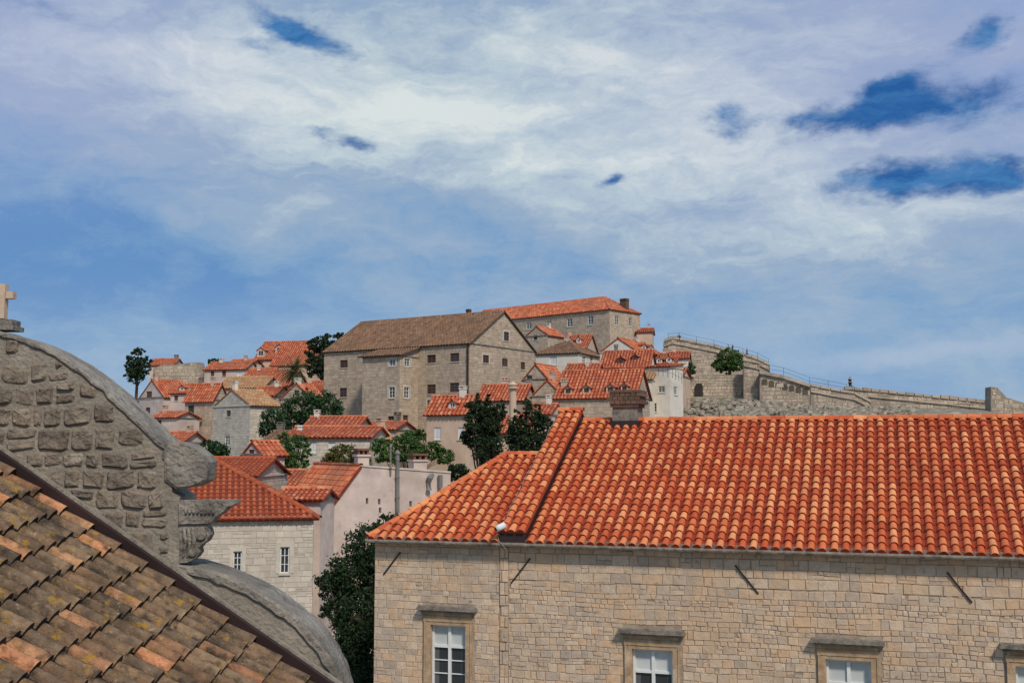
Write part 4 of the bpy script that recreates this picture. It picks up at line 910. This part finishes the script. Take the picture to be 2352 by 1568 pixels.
# ================= world and sun
sun_el,sun_az=math.radians(46),math.radians(158)
w=bpy.data.worlds.new('World'); sc.world=w; w.use_nodes=True; nt=w.node_tree; N=nt.nodes; L=nt.links
bg=N['Background']; 
def MT(op,a,b=None,c=None):
    n=N.new('ShaderNodeMath'); n.operation=op
    for i,x in enumerate((a,b,c)):
        if x is None: continue
        if isinstance(x,(int,float)): n.inputs[i].default_value=x
        else: L.new(x,n.inputs[i])
    return n.outputs[0]
def MR(x,a,b,c=0,d=1,sm=True):
    n=N.new('ShaderNodeMapRange'); n.interpolation_type='SMOOTHSTEP' if sm else 'LINEAR'
    for i,q in enumerate((a,b,c,d)): n.inputs[i+1].default_value=q
    L.new(x,n.inputs[0]); return n.outputs[0]
tc=N.new('ShaderNodeTexCoord'); sx=N.new('ShaderNodeSeparateXYZ'); L.new(tc.outputs['Generated'],sx.inputs[0])
az=MT('ARCTAN2',sx.outputs[0],sx.outputs[1]); el=MT('ARCSINE',sx.outputs[2])
cb=N.new('ShaderNodeCombineXYZ'); L.new(az,cb.inputs[0]); L.new(el,cb.inputs[1])
def noise(vec,scale,det=7,rough=.6,sxy=(1,1),rot=0,off=(0,0),dist=0):
    mp=N.new('ShaderNodeMapping'); mp.inputs['Scale'].default_value=(sxy[0],sxy[1],1); mp.inputs['Rotation'].default_value=(0,0,rot); mp.inputs['Location'].default_value=(*off,0); L.new(vec,mp.inputs[0])
    n=N.new('ShaderNodeTexNoise'); n.inputs['Scale'].default_value=scale; n.inputs['Detail'].default_value=det; n.inputs['Roughness'].default_value=rough; n.inputs['Distortion'].default_value=dist; L.new(mp.outputs[0],n.inputs['Vector']); return n
nw=noise(cb.outputs[0],20,4,.62,(1,1.6))
sb=N.new('ShaderNodeVectorMath'); sb.operation='SUBTRACT'; L.new(nw.outputs['Color'],sb.inputs[0]); sb.inputs[1].default_value=(.5,.5,.5)
sl=N.new('ShaderNodeVectorMath'); sl.operation='MULTIPLY'; L.new(sb.outputs[0],sl.inputs[0]); sl.inputs[1].default_value=(.055,.03,0)
ad=N.new('ShaderNodeVectorMath'); L.new(cb.outputs[0],ad.inputs[0]); L.new(sl.outputs[0],ad.inputs[1]); wv=ad.outputs[0]
def pxd(x,y):
    r=ray(x,y).normalized(); return math.atan2(r.x,r.y),math.asin(r.z)
def blob(x,y,rx,ry,rot=0,amp=1.,vec=None):
    u_,v_=pxd(x,y); mp=N.new('ShaderNodeMapping'); mp.vector_type='TEXTURE'
    mp.inputs['Location'].default_value=(u_,v_,0); mp.inputs['Rotation'].default_value=(0,0,math.radians(rot)); mp.inputs['Scale'].default_value=(rx/F,ry/F,1)
    L.new(vec or wv,mp.inputs[0]); ln=N.new('ShaderNodeVectorMath'); ln.operation='LENGTH'; L.new(mp.outputs[0],ln.inputs[0])
    return MR(ln.outputs['Value'],0,1.7,amp,0)
def total(lst):
    s=lst[0]
    for x in lst[1:]: s=MT('ADD',s,x)
    return s
deep=total([blob(635,52,84,34,-24,1.),blob(740,106,104,46,-18,1.15),blob(1675,272,74,50,12,1.2),blob(1860,288,95,40,4),blob(2010,262,120,48,10,1.1),blob(2220,235,150,58,0,1.1),blob(2070,188,105,38,20,.95),
  blob(1990,418,110,42,0),blob(2150,402,150,56,2,1.15),blob(2290,405,90,40,10,.85),blob(2262,85,74,40,28,1.1),blob(1390,413,42,15,6,1.15),blob(812,328,64,18,0,1.05),blob(745,300,64,13,0,.8),blob(60,8,110,34,0,.85),blob(580,105,74,26,-15,.7),blob(735,370,56,15,0,.7)])
nf_=noise(cb.outputs[0],17,10,.68,(1,2.0),.14,dist=.3)
dm=MR(MT('ADD',deep,MT('MULTIPLY',MT('SUBTRACT',nf_.outputs[0],.5),2.0)),.30,1.4)
cov=total([blob(1250,260,900,280,-8,.62),blob(300,170,520,150,-12,.30),blob(1950,540,520,130,-5,.24),blob(100,560,520,120,-12,-.28),blob(0,250,160,120,0,-.10),blob(700,690,600,90,0,-.04),blob(1000,490,420,46,-16,-.18),blob(1350,40,300,60,-10,-.14),blob(1400,690,900,90,0,.06)])
n1=noise(wv,3.4,9,.64,(1,2.8),-.25,dist=.5); n2=noise(wv,8,10,.68,(1,2.8),-.25,(3,1),.6); n3=noise(cb.outputs[0],34,6,.7,(1,2.2),-.2,(5,2))
cv=MT('ADD',MT('ADD',cov,.31),MT('ADD',MT('MULTIPLY',MT('SUBTRACT',n1.outputs[0],.5),1.3),MT('ADD',MT('MULTIPLY',MT('SUBTRACT',n2.outputs[0],.5),.95),MT('MULTIPLY',MT('SUBTRACT',n3.outputs[0],.5),.26))))
ra=N.new('ShaderNodeValToRGB'); cr=ra.color_ramp
for k,(p_,c) in enumerate([(0.,(.115,.265,.54)),(.25,(.19,.345,.57)),(.55,(.32,.43,.58)),(.8,(.52,.62,.68)),(1.,(.72,.78,.77))]):
    e=cr.elements[k] if k<2 else cr.elements.new(p_); e.position=p_; e.color=(*c,1)
L.new(cv,ra.inputs[0])
sky=N.new('ShaderNodeTexSky'); sky.sky_type='NISHITA'; sky.sun_disc=False; sky.sun_elevation=sun_el; sky.sun_rotation=sun_az
def mix(f,a,b,bt='MIX'):
    n=N.new('ShaderNodeMix'); n.data_type='RGBA'; n.blend_type=bt
    for i,x in ((0,f),(6,a),(7,b)):
        if isinstance(x,(int,float)): n.inputs[i].default_value=x
        elif isinstance(x,tuple): n.inputs[i].default_value=(*x,1)
        else: L.new(x,n.inputs[i])
    return n.outputs[2]
sk=N.new('ShaderNodeVectorMath'); sk.operation='SCALE'; sk.inputs['Scale'].default_value=.10; L.new(sky.outputs[0],sk.inputs[0])
lav=blob(2250,120,800,300,0,.45,cb.outputs[0]); lav2=blob(40,100,500,260,0,.45,cb.outputs[0])
c1=mix(MT('ADD',lav,lav2),ra.outputs[0],(.40,.42,.68))
hz=blob(1176,860,2600,150,0,.32,cb.outputs[0]); c1=mix(hz,c1,(.40,.53,.68))
c1=mix(.06,c1,sk.outputs[0])
dcol=mix(MR(n2.outputs[0],.4,.6),(.01,.10,.33),(.05,.20,.46))
c2_=mix(MT('MULTIPLY',dm,.96),c1,dcol)
s2=blob(2150,805,260,22,4,.4,wv); c2_=mix(s2,c2_,(.5,.57,.68))
L.new(c2_,bg.inputs[0]); bg.inputs[1].default_value=1.0
sd=bpy.data.lights.new('Sun','SUN'); sd.energy=2.8; sd.angle=math.radians(7); sd.color=(1,.91,.79)
so=bpy.data.objects.new('Sun',sd); C.objects.link(so)
sv=V((math.sin(sun_az)*math.cos(sun_el),math.cos(sun_az)*math.cos(sun_el),math.sin(sun_el)))
so.rotation_euler=sv.to_track_quat('Z','Y').to_euler()
cd=bpy.data.cameras.new('Camera'); cd.sensor_width=36; cd.lens=36*F/2352; cd.clip_start=.1; cd.clip_end=8000
co=bpy.data.objects.new('Camera',cd); C.objects.link(co); co.location=(0,0,0); co.rotation_euler=(math.pi/2+pt,0,0); sc.camera=co
sc.view_settings.view_transform='Standard'; sc.view_settings.look='None'; sc.view_settings.exposure=0
